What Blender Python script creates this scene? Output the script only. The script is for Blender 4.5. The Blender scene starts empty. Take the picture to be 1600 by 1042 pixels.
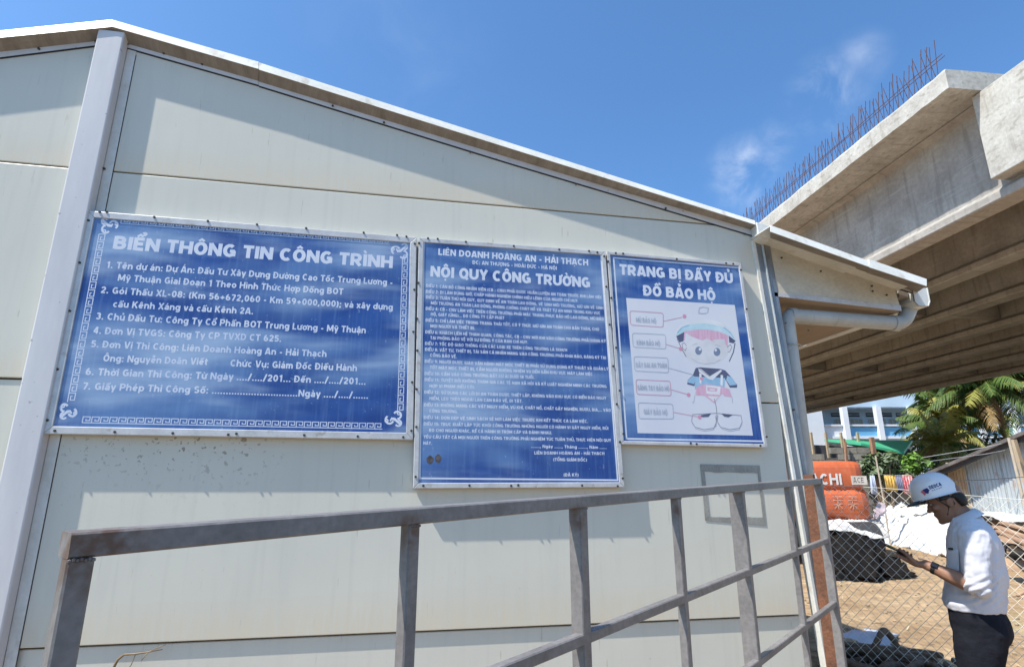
import bpy, bmesh, math, random, unicodedata
from mathutils import Vector, Matrix, noise
from math import radians as R, sin, cos, pi
random.seed(7)
SC = bpy.context.scene
COL = SC.collection
# ------------------------------------------------------------------ camera
FPX, YAW, PIT, CH = 891.4, R(10.68), R(14.77), 1.65
cam = bpy.data.cameras.new('camera'); camo = bpy.data.objects.new('camera', cam); COL.objects.link(camo)
cam.sensor_width = 36; cam.sensor_fit = 'HORIZONTAL'; cam.lens = FPX/1600*36
cam.clip_start = 0.05; cam.clip_end = 3000
camo.location = (0, 0, CH); camo.rotation_euler = (R(90)+PIT, 0, -YAW)
SC.camera = camo
# ------------------------------------------------------------------ light, sky, exposure
SUN_EL, SUN_AZ = R(57.0), R(252.6)          # azimuth clockwise from +Y
sd = Vector((sin(SUN_AZ)*cos(SUN_EL), cos(SUN_AZ)*cos(SUN_EL), sin(SUN_EL)))
sl = bpy.data.lights.new('sun', 'SUN'); sl.energy = 5.0; sl.angle = R(0.55); sl.color = (1, 0.95, 0.87)
so = bpy.data.objects.new('sun', sl); COL.objects.link(so); so.rotation_euler = (-sd).to_track_quat('-Z', 'Y').to_euler()
so.location = (-8, -4, 14)
W = bpy.data.worlds.new('World'); SC.world = W; W.use_nodes = True
SC.view_settings.view_transform = 'Standard'; SC.view_settings.look = 'None'
SC.view_settings.exposure = 0.5; SC.view_settings.gamma = 1
fw = Vector((sin(YAW)*cos(PIT), cos(YAW)*cos(PIT), sin(PIT))); rt = Vector((cos(YAW), -sin(YAW), 0)); up = rt.cross(fw)
CAM = Vector((0, 0, CH))
def ray(px, py): return fw + rt*((px-800)/FPX) - up*((py-521)/FPX)
def ony(px, py, y): d = ray(px, py); return CAM + d*(y/d.y)
def onx(px, py, x): d = ray(px, py); return CAM + d*(x/d.x)
def onz(px, py, z=0): d = ray(px, py); return CAM + d*((z-CH)/d.z)
def atd(px, py, z): return CAM + ray(px, py)*z
def world():
    nt = W.node_tree; N = nt.nodes; Lk = nt.links
    bg = N['Background']; bg.inputs[1].default_value = 0.125
    sky = N.new('ShaderNodeTexSky'); sky.sky_type = 'NISHITA'; sky.sun_disc = False
    sky.sun_elevation = SUN_EL; sky.sun_rotation = SUN_AZ
    sky.air_density = 1.0; sky.dust_density = 1.3; sky.ozone_density = 3.0
    tint = N.new('ShaderNodeMixRGB'); tint.blend_type = 'MULTIPLY'; tint.inputs[0].default_value = 1; tint.inputs[2].default_value = (.75, 1.10, 1.34, 1)     # tropical blue
    Lk.new(sky.outputs[0], tint.inputs[1])
    tc = N.new('ShaderNodeTexCoord')
    nz = N.new('ShaderNodeTexNoise'); nz.inputs['Scale'].default_value = 11; nz.inputs['Detail'].default_value = 6; nz.inputs['Roughness'].default_value = .55
    nz.inputs['Distortion'].default_value = .5
    Lk.new(tc.outputs['Generated'], nz.inputs['Vector'])
    total = None
    for (px, py, rad, amt) in ((1290,150,.07,1), (1165,272,.075,.95), (1215,215,.04,.5), (1345,95,.05,.4), (620,90,.2,.06)):
        d = ray(px, py).normalized()
        sub = N.new('ShaderNodeVectorMath'); sub.operation = 'DISTANCE'; sub.inputs[1].default_value = d
        Lk.new(tc.outputs['Generated'], sub.inputs[0])
        mr = N.new('ShaderNodeMapRange'); mr.interpolation_type = 'SMOOTHSTEP'
        mr.inputs[1].default_value = rad; mr.inputs[2].default_value = 0; mr.inputs[3].default_value = 0; mr.inputs[4].default_value = amt
        Lk.new(sub.outputs['Value'], mr.inputs[0])
        if total is None: total = mr.outputs[0]
        else:
            a = N.new('ShaderNodeMath'); a.operation = 'MAXIMUM'; Lk.new(total, a.inputs[0]); Lk.new(mr.outputs[0], a.inputs[1]); total = a.outputs[0]
    r = N.new('ShaderNodeMapRange'); r.interpolation_type = 'SMOOTHSTEP'; r.inputs[1].default_value = .38; r.inputs[2].default_value = .84
    Lk.new(nz.outputs['Fac'], r.inputs[0])
    m = N.new('ShaderNodeMath'); m.operation = 'MULTIPLY'; Lk.new(total, m.inputs[0]); Lk.new(r.outputs[0], m.inputs[1])
    mx = N.new('ShaderNodeMixRGB'); Lk.new(m.outputs[0], mx.inputs[0]); Lk.new(tint.outputs[0], mx.inputs[1]); mx.inputs[2].default_value = (5.6, 6.1, 7.0, 1)
    Lk.new(mx.outputs[0], bg.inputs[0])
world()
# ------------------------------------------------------------------ materials
MATS = {}
def pm(name, c1, c2=None, scale=6, rough=.7, bump=0, bscale=None, metal=0, stretch=(1,1,1), lo=.35, hi=.65, spec=.4, detail=6, fine=0, coat=0):
    """two-tone noise material in object coordinates"""
    if name in MATS: return MATS[name]
    m = bpy.data.materials.new(name); m.use_nodes = True; MATS[name] = m
    nt = m.node_tree; N = nt.nodes; Lk = nt.links; B = N['Principled BSDF']
    B.inputs['Roughness'].default_value = rough; B.inputs['Metallic'].default_value = metal
    B.inputs['Specular IOR Level'].default_value = spec
    if coat: B.inputs['Coat Weight'].default_value = coat
    tc = N.new('ShaderNodeTexCoord'); mp = N.new('ShaderNodeMapping'); mp.inputs['Scale'].default_value = stretch
    Lk.new(tc.outputs['Object'], mp.inputs[0])
    if c2 is None: c2 = tuple(x*.82 for x in c1)
    nz = N.new('ShaderNodeTexNoise'); nz.inputs['Scale'].default_value = scale; nz.inputs['Detail'].default_value = detail; nz.inputs['Roughness'].default_value = .6
    Lk.new(mp.outputs[0], nz.inputs['Vector'])
    rp = N.new('ShaderNodeValToRGB'); rp.color_ramp.elements[0].position = lo; rp.color_ramp.elements[1].position = hi
    rp.color_ramp.elements[0].color = (*c1, 1); rp.color_ramp.elements[1].color = (*c2, 1)
    Lk.new(nz.outputs['Fac'], rp.inputs[0]); out = rp.outputs[0]
    if fine:
        n2 = N.new('ShaderNodeTexNoise'); n2.inputs['Scale'].default_value = scale*9; n2.inputs['Detail'].default_value = 4
        Lk.new(mp.outputs[0], n2.inputs['Vector'])
        mr = N.new('ShaderNodeMapRange'); mr.inputs[1].default_value = .3; mr.inputs[2].default_value = .7; mr.inputs[3].default_value = 1-fine; mr.inputs[4].default_value = 1+fine
        Lk.new(n2.outputs['Fac'], mr.inputs[0])
        mu = N.new('ShaderNodeMixRGB'); mu.blend_type = 'MULTIPLY'; mu.inputs[0].default_value = 1
        Lk.new(out, mu.inputs[1]); Lk.new(mr.outputs[0], mu.inputs[2]); out = mu.outputs[0]
    Lk.new(out, B.inputs['Base Color'])
    if bump:
        n3 = N.new('ShaderNodeTexNoise'); n3.inputs['Scale'].default_value = bscale or scale*4; n3.inputs['Detail'].default_value = 8
        Lk.new(mp.outputs[0], n3.inputs['Vector'])
        bp = N.new('ShaderNodeBump'); bp.inputs['Strength'].default_value = bump; bp.inputs['Distance'].default_value = .02
        Lk.new(n3.outputs['Fac'], bp.inputs['Height']); Lk.new(bp.outputs[0], B.inputs['Normal'])
    return m
def nodes_of(m): return m.node_tree.nodes, m.node_tree.links, m.node_tree.nodes['Principled BSDF']
def base_link(m): return m.node_tree.nodes['Principled BSDF'].inputs['Base Color'].links[0].from_socket
def mul_layer(m, sock_fac, color, mode='MIX'):
    N, Lk, B = nodes_of(m); src = base_link(m)
    mx = N.new('ShaderNodeMixRGB'); mx.blend_type = mode
    Lk.new(sock_fac, mx.inputs[0]); Lk.new(src, mx.inputs[1]); mx.inputs[2].default_value = (*color, 1)
    Lk.new(mx.outputs[0], B.inputs['Base Color'])
def noise_fac(m, scale, lo, hi, amt=1, stretch=(1,1,1), detail=5, dist=0):
    N, Lk, B = nodes_of(m); tc = N.new('ShaderNodeTexCoord'); mp = N.new('ShaderNodeMapping'); mp.inputs['Scale'].default_value = stretch
    Lk.new(tc.outputs['Object'], mp.inputs[0]); nz = N.new('ShaderNodeTexNoise'); nz.inputs['Scale'].default_value = scale; nz.inputs['Detail'].default_value = detail
    nz.inputs['Distortion'].default_value = dist
    Lk.new(mp.outputs[0], nz.inputs['Vector']); mr = N.new('ShaderNodeMapRange'); mr.interpolation_type = 'SMOOTHSTEP'
    for i, v in enumerate((lo, hi, 0, amt)): mr.inputs[i+1].default_value = v
    Lk.new(nz.outputs['Fac'], mr.inputs[0]); return mr.outputs[0]
def pos_ramp(m, axis, pts):
    """piecewise-linear function of an object coordinate"""
    N, Lk, B = nodes_of(m); tc = N.new('ShaderNodeTexCoord'); sp = N.new('ShaderNodeSeparateXYZ'); Lk.new(tc.outputs['Object'], sp.inputs[0])
    a, b = pts[0][0], pts[-1][0]
    mr = N.new('ShaderNodeMapRange'); mr.inputs[1].default_value = a; mr.inputs[2].default_value = b; Lk.new(sp.outputs[axis], mr.inputs[0])
    rp = N.new('ShaderNodeValToRGB'); e = rp.color_ramp.elements
    while len(e) < len(pts): e.new(.5)
    for i, (x, v) in enumerate(sorted(pts)): e[i].position = (x-a)/(b-a); e[i].color = (v, v, v, 1)
    Lk.new(mr.outputs[0], rp.inputs[0]); return rp.outputs[0]
def math_node(m, op, a, b):
    N, Lk, B = nodes_of(m); n = N.new('ShaderNodeMath'); n.operation = op
    for i, s in enumerate((a, b)):
        if isinstance(s, (int, float)): n.inputs[i].default_value = s
        else: Lk.new(s, n.inputs[i])
    return n.outputs[0]
# wall panels: off-white sandwich panel, cream dust above every seam, rust spots below the first sign
def wall_mat():
    m = pm('panel_paint', (.645,.62,.525), (.60,.58,.495), scale=1.3, rough=.38, spec=.35, lo=.3, hi=.7, bump=.16, bscale=1.1)
    mul_layer(m, noise_fac(m, 5, .52, .74, .16, (5,1,.22)), (.43,.42,.36)); mul_layer(m, noise_fac(m, 13, .66, .74, .5, (4,1,.4), 4), (.40,.34,.26))
    mul_layer(m, noise_fac(m, 3.5, .5, .75, .2, (3,1,.35)), (.50,.50,.44))
    for zs in (.955, 2.125, 3.277):
        f = pos_ramp(m, 2, [(zs-.02, 0), (zs, .0), (zs+.004, 1), (zs+.08, .65), (zs+.19, 0), (zs+.25, 0)])
        mul_layer(m, math_node(m, 'MULTIPLY', f, noise_fac(m, 9, .2, .6, .9, (6,1,.6))), (.64,.565,.43))
    # tiny scuffs
    mul_layer(m, noise_fac(m, 55, .70, .76, .45), (.33,.29,.24))
    # rust blotches
    x = pos_ramp(m, 0, [(-1.75,0), (-1.5,.5), (-1.1,1), (-.75,.9), (-.55,0), (0,0)])
    z = pos_ramp(m, 2, [(1.5,0), (1.66,.2), (1.82,1), (1.98,1), (2.0,0), (2.1,0)])
    f = math_node(m, 'MULTIPLY', x, z)
    s = noise_fac(m, 26, .625, .66, .8, detail=2)
    mul_layer(m, math_node(m, 'MULTIPLY', f, s), (.24,.17,.13))
    s2 = noise_fac(m, 48, .63, .67, .8, detail=2)
    mul_layer(m, math_node(m, 'MULTIPLY', f, s2), (.22,.16,.12))
    return m
M_WALL = wall_mat()
M_POST = pm('post_paint', (.64,.625,.615), (.56,.545,.545), scale=2.5, rough=.35, bump=.03, stretch=(3,1,.6))
mul_layer(M_POST, noise_fac(M_POST, 30, .68, .74, .6), (.25,.2,.16))
M_TRIM = pm('trim_white', (.70,.70,.66), (.60,.59,.53), scale=5, rough=.4, fine=.05)
mul_layer(M_TRIM, noise_fac(M_TRIM, 7, .58, .74, .5, (2,1,1)), (.36,.30,.22))
M_SOFFIT = pm('soffit_shaded', (.31,.27,.225), (.21,.18,.145), scale=4, rough=.6, fine=.08, stretch=(4,1,1))  # underside of off-white flashing: shade and brown ground bounce put into the colour
M_DARK = pm('dark_gap', (.02,.02,.02), (.03,.03,.03))
M_GALV = pm('galvanised_steel', (.30,.32,.34), (.20,.22,.24), scale=8, rough=.42, metal=.55, fine=.1, stretch=(2,2,.5))
M_GALVL = pm('galvanised_light', (.52,.55,.54), (.40,.43,.43), scale=9, rough=.45, metal=.25, fine=.1, stretch=(2,2,.6))
def gate_mat():
    m = pm('gate_steel', (.235,.218,.208), (.165,.153,.147), scale=5, rough=.42, metal=.12, fine=.14, stretch=(1.5,1.5,1.5), bump=.06, bscale=120)
    mul_layer(m, noise_fac(m, 22, .60, .74, .35, (.3,1,1)), (.12,.11,.105))
    # rust at the near welded corner
    N, Lk, B = nodes_of(m); tc = N.new('ShaderNodeTexCoord')
    for (p, r) in (((0.025,0,-.015), .085), ((.51,0,-.03), .05), ((1.05,0,-.03), .055), ((1.62,0,-.03), .04), ((2.2,0,-.03), .05)):
        dn = N.new('ShaderNodeVectorMath'); dn.operation = 'DISTANCE'; dn.inputs[1].default_value = p; Lk.new(tc.outputs['Object'], dn.inputs[0])
        mr = N.new('ShaderNodeMapRange'); mr.interpolation_type = 'SMOOTHSTEP'
        for i, v in enumerate((r, r*.25, 0, 1)): mr.inputs[i+1].default_value = v
        Lk.new(dn.outputs['Value'], mr.inputs[0])
        mul_layer(m, math_node(m, 'MULTIPLY', mr.outputs[0], noise_fac(m, 40, .3, .62, .9)), (.115,.062,.04))
    return m
M_GATE = gate_mat()
M_RUST = pm('rusty_steel', (.20,.085,.045), (.11,.05,.03), scale=12, rough=.8, fine=.25, bump=.2)
M_SCREW = pm('screw_dark', (.05,.045,.04), (.09,.07,.05), scale=40, rough=.5, metal=.4)
M_PVC = pm('pvc_grey', (.47,.49,.475), (.39,.405,.395), scale=4, rough=.35, fine=.05)
mul_layer(M_PVC, noise_fac(M_PVC, 6, .55, .75, .5), (.34,.31,.26))
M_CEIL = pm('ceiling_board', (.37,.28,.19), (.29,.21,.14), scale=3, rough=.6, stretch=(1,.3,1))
M_TAPE = pm('grey_tape', (.33,.32,.285), (.25,.24,.21), scale=10, rough=.6, fine=.15)
M_FRAME = pm('sign_frame', (.60,.59,.58), (.47,.46,.45), scale=9, rough=.4, metal=.15, fine=.06)
mul_layer(M_FRAME, noise_fac(M_FRAME, 14, .6, .72, .6), (.27,.22,.17))
def blue_mat():
    m = pm('faded_blue_print', (.013,.048,.215), (.026,.085,.30), scale=4, rough=.33, spec=.4, stretch=(.7,1,1.4), bump=.3, bscale=2.6)
    mul_layer(m, noise_fac(m, 1.7, .40, .62, .82, (.6,1,2.1), 2, .4), (.12,.225,.43))
    mul_layer(m, noise_fac(m, 2.2, .47, .70, .85, (.5,1,2.3), 3, .1), (.34,.45,.60))
    mul_layer(m, noise_fac(m, 6, .45, .75, .10, (9,1,.5), 3), (.33,.50,.70))
    mul_layer(m, noise_fac(m, 60, .68, .76, .25, (1,1,.6), 2), (.40,.52,.66))
    return m
M_BLUE = blue_mat()
M_INK = pm('print_white', (.66,.69,.75), (.56,.61,.72), scale=8, rough=.4)
M_INK2 = pm('print_white_worn', (.62,.66,.74), (.45,.53,.70), scale=6, rough=.4, lo=.4, hi=.75)
# ------------------------------------------------------------------ mesh building
class MB:
    def __init__(s): s.v = []; s.f = []; s.m = []; s.k = 0
    def add(s, vs, fs, k=None):
        b = len(s.v); s.v += [tuple(v) for v in vs]
        for f in fs: s.f.append([b+i for i in f]); s.m.append(s.k if k is None else k)
    def quad(s, a, b, c, d, k=None): s.add((a,b,c,d), ((0,1,2,3),), k)
    def box(s, c, size, rot=None, k=None):
        x, y, z = (size[0]/2, size[1]/2, size[2]/2); c = Vector(c)
        vs = [Vector((a,b,d)) for a in (-x,x) for b in (-y,y) for d in (-z,z)]
        if rot is not None: vs = [rot @ v for v in vs]
        s.add([c+v for v in vs], ((0,1,3,2),(4,6,7,5),(0,4,5,1),(2,3,7,6),(0,2,6,4),(1,5,7,3)), k)
    def hexa(s, a, b, k=None):
        """a, b: two matching quads"""
        s.add(list(a)+list(b), ((3,2,1,0),(4,5,6,7),(0,1,5,4),(1,2,6,5),(2,3,7,6),(3,0,4,7)), k)
    def bar(s, p, q, w, h, upv=(0,0,1), k=None, c=0):
        """rectangular tube p->q, w across, h along upv, c = corner chamfer"""
        p, q = Vector(p), Vector(q); d = (q-p).normalized(); sx = d.cross(Vector(upv)).normalized(); u = sx.cross(d)
        if c <= 0: prof = [(-w/2,-h/2),(w/2,-h/2),(w/2,h/2),(-w/2,h/2)]
        else:
            a, b = w/2, h/2; prof = [(-a+c,-b),(a-c,-b),(a,-b+c),(a,b-c),(a-c,b),(-a+c,b),(-a,b-c),(-a,-b+c)]
        n = len(prof); vs = [p+sx*x+u*y for x, y in prof]+[q+sx*x+u*y for x, y in prof]
        s.add(vs, [[(i+1)%n, i, n+i, n+(i+1)%n] for i in range(n)]+[list(range(n)), list(range(2*n-1, n-1, -1))], k)
    def tube(s, pts, r, n=8, k=None, cap=True, r1=None):
        pts = [Vector(p) for p in pts]; N = len(pts); rings = []; ref = Vector((0.13,.31,.94))
        for i, p in enumerate(pts):
            d = (pts[min(i+1,N-1)]-pts[max(i-1,0)]).normalized()
            a = d.cross(ref)
            if a.length < .05: a = d.cross(Vector((1,0,0)))
            a.normalize(); b = d.cross(a); rr = r[i] if isinstance(r, (list,tuple)) else (r if r1 is None else r+(r1-r)*i/max(1,N-1))
            rings.append([p+a*rr*cos(2*pi*j/n)+b*rr*sin(2*pi*j/n) for j in range(n)])
        s.loft(rings, k, cap)
    def loft(s, rings, k=None, cap=True, closed=True):
        n = len(rings[0]); vs = [p for r in rings for p in r]; fs = []
        for i in range(len(rings)-1):
            for j in range(n if closed else n-1):
                fs.append((i*n+j, i*n+(j+1)%n, (i+1)*n+(j+1)%n, (i+1)*n+j))
        if cap and closed: fs += [list(range(n-1,-1,-1)), list(range((len(rings)-1)*n, len(rings)*n))]
        s.add(vs, fs, k)
    def ell(s, c, r, rot=None, n=16, k=None):
        c = Vector(c); rings = []
        for i in range(1, n//2):
            t = pi*i/(n//2); rings.append([Vector((r[0]*sin(t)*cos(2*pi*j/n), r[1]*sin(t)*sin(2*pi*j/n), -r[2]*cos(t))) for j in range(n)])
        vs = [Vector((0,0,-r[2]))]+[v for q in rings for v in q]+[Vector((0,0,r[2]))]
        if rot is not None: vs = [rot@v for v in vs]
        fs = [(0, 1+(j+1)%n, 1+j) for j in range(n)]; L = len(rings)
        for i in range(L-1):
            for j in range(n): fs.append((1+i*n+j, 1+i*n+(j+1)%n, 1+(i+1)*n+(j+1)%n, 1+(i+1)*n+j))
        e = 1+L*n; fs += [(e, 1+(L-1)*n+j, 1+(L-1)*n+(j+1)%n) for j in range(n)]
        s.add([c+v for v in vs], fs, k)
    def prism(s, poly, off, k=None):
        """planar polygon (3D points) extruded by vector off"""
        n = len(poly); off = Vector(off); vs = [Vector(p) for p in poly]+[Vector(p)+off for p in poly]
        s.add(vs, [list(range(n)), list(range(2*n-1,n-1,-1))]+[[(i+1)%n, i, n+i, n+(i+1)%n] for i in range(n)], k)
    def mesh(s, name, mats, smooth=False):
        me = bpy.data.meshes.new(name); me.from_pydata(s.v, [], s.f); me.update()
        for m in (mats if isinstance(mats, (list,tuple)) else [mats]): me.materials.append(m)
        if len(me.materials) > 1: me.polygons.foreach_set('material_index', s.m)
        if smooth: me.polygons.foreach_set('use_smooth', [True]*len(me.polygons))
        return me
    def build(s, name, mats, parent=None, smooth=False, fix=True):
        me = s.mesh(name, mats, smooth)
        if fix:
            bm = bmesh.new(); bm.from_mesh(me); bmesh.ops.recalc_face_normals(bm, faces=bm.faces); bm.to_mesh(me); bm.free()
        return link(me, name, parent)
def link(me, name, parent=None):
    o = bpy.data.objects.new(name, me); COL.objects.link(o)
    if parent is not None: o.parent = parent
    return o
def thing(name, label, cat, loc=(0,0,0), rz=0, group=None):
    o = bpy.data.objects.new(name, None); COL.objects.link(o); o.location = loc; o.rotation_euler = (0,0,rz); o.empty_display_size = .1
    return tag(o, label, cat, group)
def tag(o, label=None, cat=None, group=None, kind=None):
    if label: o['label'] = label
    if cat: o['category'] = cat
    if group: o['group'] = group
    if kind: o['kind'] = kind
    return o
def bevel(o, w, seg=2, angle=40):
    b = o.modifiers.new('bevel', 'BEVEL'); b.width = w; b.segments = seg; b.limit_method = 'ANGLE'; b.angle_limit = R(angle); return o
def apply_mods(o):
    dg = bpy.context.evaluated_depsgraph_get(); dg.update(); me = bpy.data.meshes.new_from_object(o.evaluated_get(dg)); o.modifiers.clear(); o.data = me; return o
def local(parent, *pts):
    """world points into the frame of a parent that has only location and z rotation"""
    M = (Matrix.Translation(parent.location) @ Matrix.Rotation(parent.rotation_euler.z, 4, 'Z')).inverted()
    return [M @ Vector(p) for p in pts]
# ------------------------------------------------------------------ stroke lettering (heavy grotesque, with Vietnamese marks)
def arc(cx, cy, rx, ry, a, b, n=8): return [(cx+rx*cos(R(a+(b-a)*i/n)), cy+ry*sin(R(a+(b-a)*i/n))) for i in range(n+1)]
def _V(x, a=0, b=1): return [(x,a),(x,b)]
_bowlB1 = [(.1,.9),(.36,.9)]+arc(.36,.71,.2,.19,90,-90,6)+[(.1,.52)]
_bowlB2 = [(.1,.52),(.38,.52)]+arc(.38,.31,.23,.21,90,-90,6)+[(.1,.1)]
_bowlP = [(.1,.9),(.38,.9)]+arc(.38,.66,.22,.24,90,-90,6)+[(.1,.42)]
_oo = lambda x: arc(x,.36,.23,.27,0,360,12)
GL = {
'A':(.80,[[(.09,0),(.36,1)],[(.71,0),(.44,1)],[(.2,.25),(.6,.25)]]),'B':(.74,[_V(.1),_bowlB1,_bowlB2]),
'C':(.74,[arc(.4,.5,.29,.4,48,312,10)]),'D':(.76,[_V(.1),[(.1,.9),(.3,.9)]+arc(.3,.5,.34,.4,90,-90)+[(.1,.1)]]),
'E':(.62,[_V(.1),[(.1,.9),(.58,.9)],[(.1,.51),(.53,.51)],[(.1,.1),(.59,.1)]]),'F':(.58,[_V(.1),[(.1,.9),(.56,.9)],[(.1,.49),(.52,.49)]]),
'G':(.78,[arc(.4,.5,.29,.4,48,330,10),[(.42,.46),(.72,.46)],[(.66,.5),(.66,.06)]]),'H':(.77,[_V(.1),_V(.67),[(.1,.51),(.67,.51)]]),
'I':(.22,[_V(.11)]),'J':(.52,[[(.4,1),(.4,.3)]+arc(.22,.3,.18,.2,0,-170,6)]),'K':(.74,[_V(.1),[(.12,.38),(.62,1)],[(.3,.58),(.66,0)]]),
'L':(.56,[_V(.1),[(.1,.1),(.55,.1)]]),'M':(.94,[_V(.1),_V(.84),[(.12,.98),(.47,.15)],[(.82,.98),(.47,.15)]]),
'N':(.78,[_V(.1),_V(.68),[(.1,.97),(.68,.03)]]),'O':(.8,[arc(.4,.5,.29,.4,0,360,16)]),'P':(.68,[_V(.1),_bowlP]),
'Q':(.8,[arc(.4,.5,.29,.4,0,360,16),[(.45,.26),(.74,-.05)]]),'R':(.74,[_V(.1),_bowlP,[(.34,.42),(.64,0)]]),
'S':(.7,[arc(.36,.71,.23,.19,30,270,8)+arc(.35,.31,.24,.21,90,-150,8)]),'T':(.66,[[(0,.9),(.66,.9)],_V(.33)]),
'U':(.77,[[(.1,1),(.1,.37)]+arc(.385,.37,.285,.27,180,360,8)+[(.67,1)]]),'V':(.76,[[(.09,1),(.35,0)],[(.67,1),(.41,0)]]),
'W':(1.06,[[(.08,1),(.28,0)],[(.51,.95),(.3,0)],[(.54,.95),(.75,0)],[(.98,1),(.77,0)]]),'X':(.74,[[(.08,1),(.66,0)],[(.66,1),(.08,0)]]),
'Y':(.72,[[(.08,1),(.36,.42)],[(.64,1),(.36,.42)],_V(.36,0,.45)]),'Z':(.64,[[(.06,.9),(.6,.9)],[(.54,.88),(.1,.12)],[(.06,.1),(.6,.1)]]),
'a':(.6,[arc(.29,.46,.2,.17,150,0,6)+[(.49,0)],arc(.27,.22,.18,.14,60,360,8)]),'b':(.66,[_V(.1),_oo(.36)]),'c':(.58,[arc(.34,.36,.23,.27,52,308,8)]),
'd':(.66,[_V(.56),_oo(.31)]),'e':(.64,[[(.12,.36),(.54,.36)],arc(.33,.36,.23,.27,5,315,10)]),'g':(.66,[_oo(.31),[(.56,.72),(.56,-.05)]+arc(.33,-.05,.23,.14,0,-150,6)]),
'h':(.65,[_V(.1),[(.1,.38)]+arc(.33,.4,.22,.23,170,0,6)+[(.55,0)]]),'i':(.22,[_V(.11,0,.72),_V(.11,.82,1)]),'k':(.62,[_V(.1),[(.12,.28),(.5,.72)],[(.26,.42),(.55,0)]]),
'l':(.22,[_V(.11)]),'m':(.96,[_V(.1,0,.72),[(.1,.38)]+arc(.28,.42,.19,.21,165,0,6)+[(.47,0)],[(.47,.38)]+arc(.66,.42,.19,.21,165,0,6)+[(.85,0)]]),
'n':(.65,[_V(.1,0,.72),[(.1,.38)]+arc(.33,.4,.22,.23,170,0,6)+[(.55,0)]]),'o':(.66,[_oo(.33)]),'p':(.66,[_V(.1,-.26,.72),_oo(.36)]),
'r':(.44,[_V(.1,0,.72),[(.1,.4)]+arc(.32,.42,.22,.21,165,75,4)]),'s':(.56,[arc(.29,.5,.18,.135,30,270,6)+arc(.29,.23,.19,.14,90,-150,6)]),
't':(.44,[[(.19,.95),(.19,.2)]+arc(.33,.2,.14,.11,180,280,4),[(.02,.64),(.42,.64)]]),'u':(.65,[[(.1,.72),(.1,.3)]+arc(.32,.3,.22,.21,180,350,6),_V(.55,0,.72)]),
'v':(.6,[[(.08,.72),(.28,0)],[(.52,.72),(.32,0)]]),'x':(.6,[[(.07,.72),(.53,0)],[(.53,.72),(.07,0)]]),'y':(.6,[[(.08,.72),(.3,.05)],[(.53,.72),(.24,-.26)]]),
'0':(.66,[arc(.33,.5,.22,.4,0,360,14)]),'1':(.5,[_V(.32),[(.32,.93),(.1,.74)]]),'2':(.64,[arc(.31,.68,.21,.22,165,-35,8)+[(.1,.12)],[(.06,.1),(.58,.1)]]),
'3':(.64,[arc(.3,.7,.2,.2,150,-85,7),arc(.3,.31,.23,.21,85,-150,7)]),'4':(.66,[[(.42,1),(.08,.32)],[(.04,.28),(.62,.28)],_V(.45)]),
'5':(.64,[[(.56,.9),(.16,.9),(.13,.5)],arc(.3,.34,.24,.24,140,-145,9)]),'6':(.66,[arc(.33,.32,.22,.22,0,360,12),[(.11,.34)]+arc(.42,.42,.31,.48,175,95,5)]),
'7':(.6,[[(.04,.9),(.56,.9)],[(.52,.86),(.22,0)]]),'8':(.66,[arc(.33,.71,.19,.19,0,360,12),arc(.33,.31,.23,.21,0,360,12)]),
'9':(.66,[arc(.33,.68,.22,.22,0,360,12),[(.55,.66)]+arc(.24,.58,.31,.48,-5,-85,5)]),
'.':(.26,[_V(.12,0,.2)]),',':(.26,[[(.14,.2),(.06,-.14)]]),':':(.26,[_V(.12,0,.2),_V(.12,.48,.68)]),';':(.26,[[(.14,.2),(.06,-.14)],_V(.12,.48,.68)]),
'-':(.44,[[(.05,.36),(.37,.36)]]),'/':(.46,[[(.04,-.05),(.4,1.03)]]),'(':(.36,[arc(.5,.42,.36,.64,130,230,6)]),')':(.36,[arc(-.14,.42,.36,.64,50,-50,6)]),
'+':(.66,[[(.06,.4),(.6,.4)],[(.33,.14),(.33,.67)]]),' ':(.3,[]),'\u00a0':(.3,[]),
}
def ribbon(pts, t):
    """centre line -> list of quads (mitred)"""
    P = [Vector(pts[0])]
    for p in pts[1:]:
        if (Vector(p)-P[-1]).length > 1e-5: P.append(Vector(p))
    if len(P) < 2: return []
    n = len(P); closed = n > 3 and (P[0]-P[-1]).length < 1e-6; L = []
    for i in range(n):
        a = P[i]-P[i-1] if i > 0 else (P[-1]-P[-2] if closed else P[1]-P[0]); b = P[i+1]-P[i] if i < n-1 else (P[1]-P[0] if closed else P[-1]-P[-2])
        na = Vector((-a.y,a.x)).normalized(); nb = Vector((-b.y,b.x)).normalized(); m = na+nb
        m = m/max(.35, m.length_squared/2)
        if m.length > 1.7: m = m.normalized()*1.7
        L.append((P[i]+m*t/2, P[i]-m*t/2))
    return [(L[i][1], L[i+1][1], L[i+1][0], L[i][0]) for i in range(n-1)]
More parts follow.
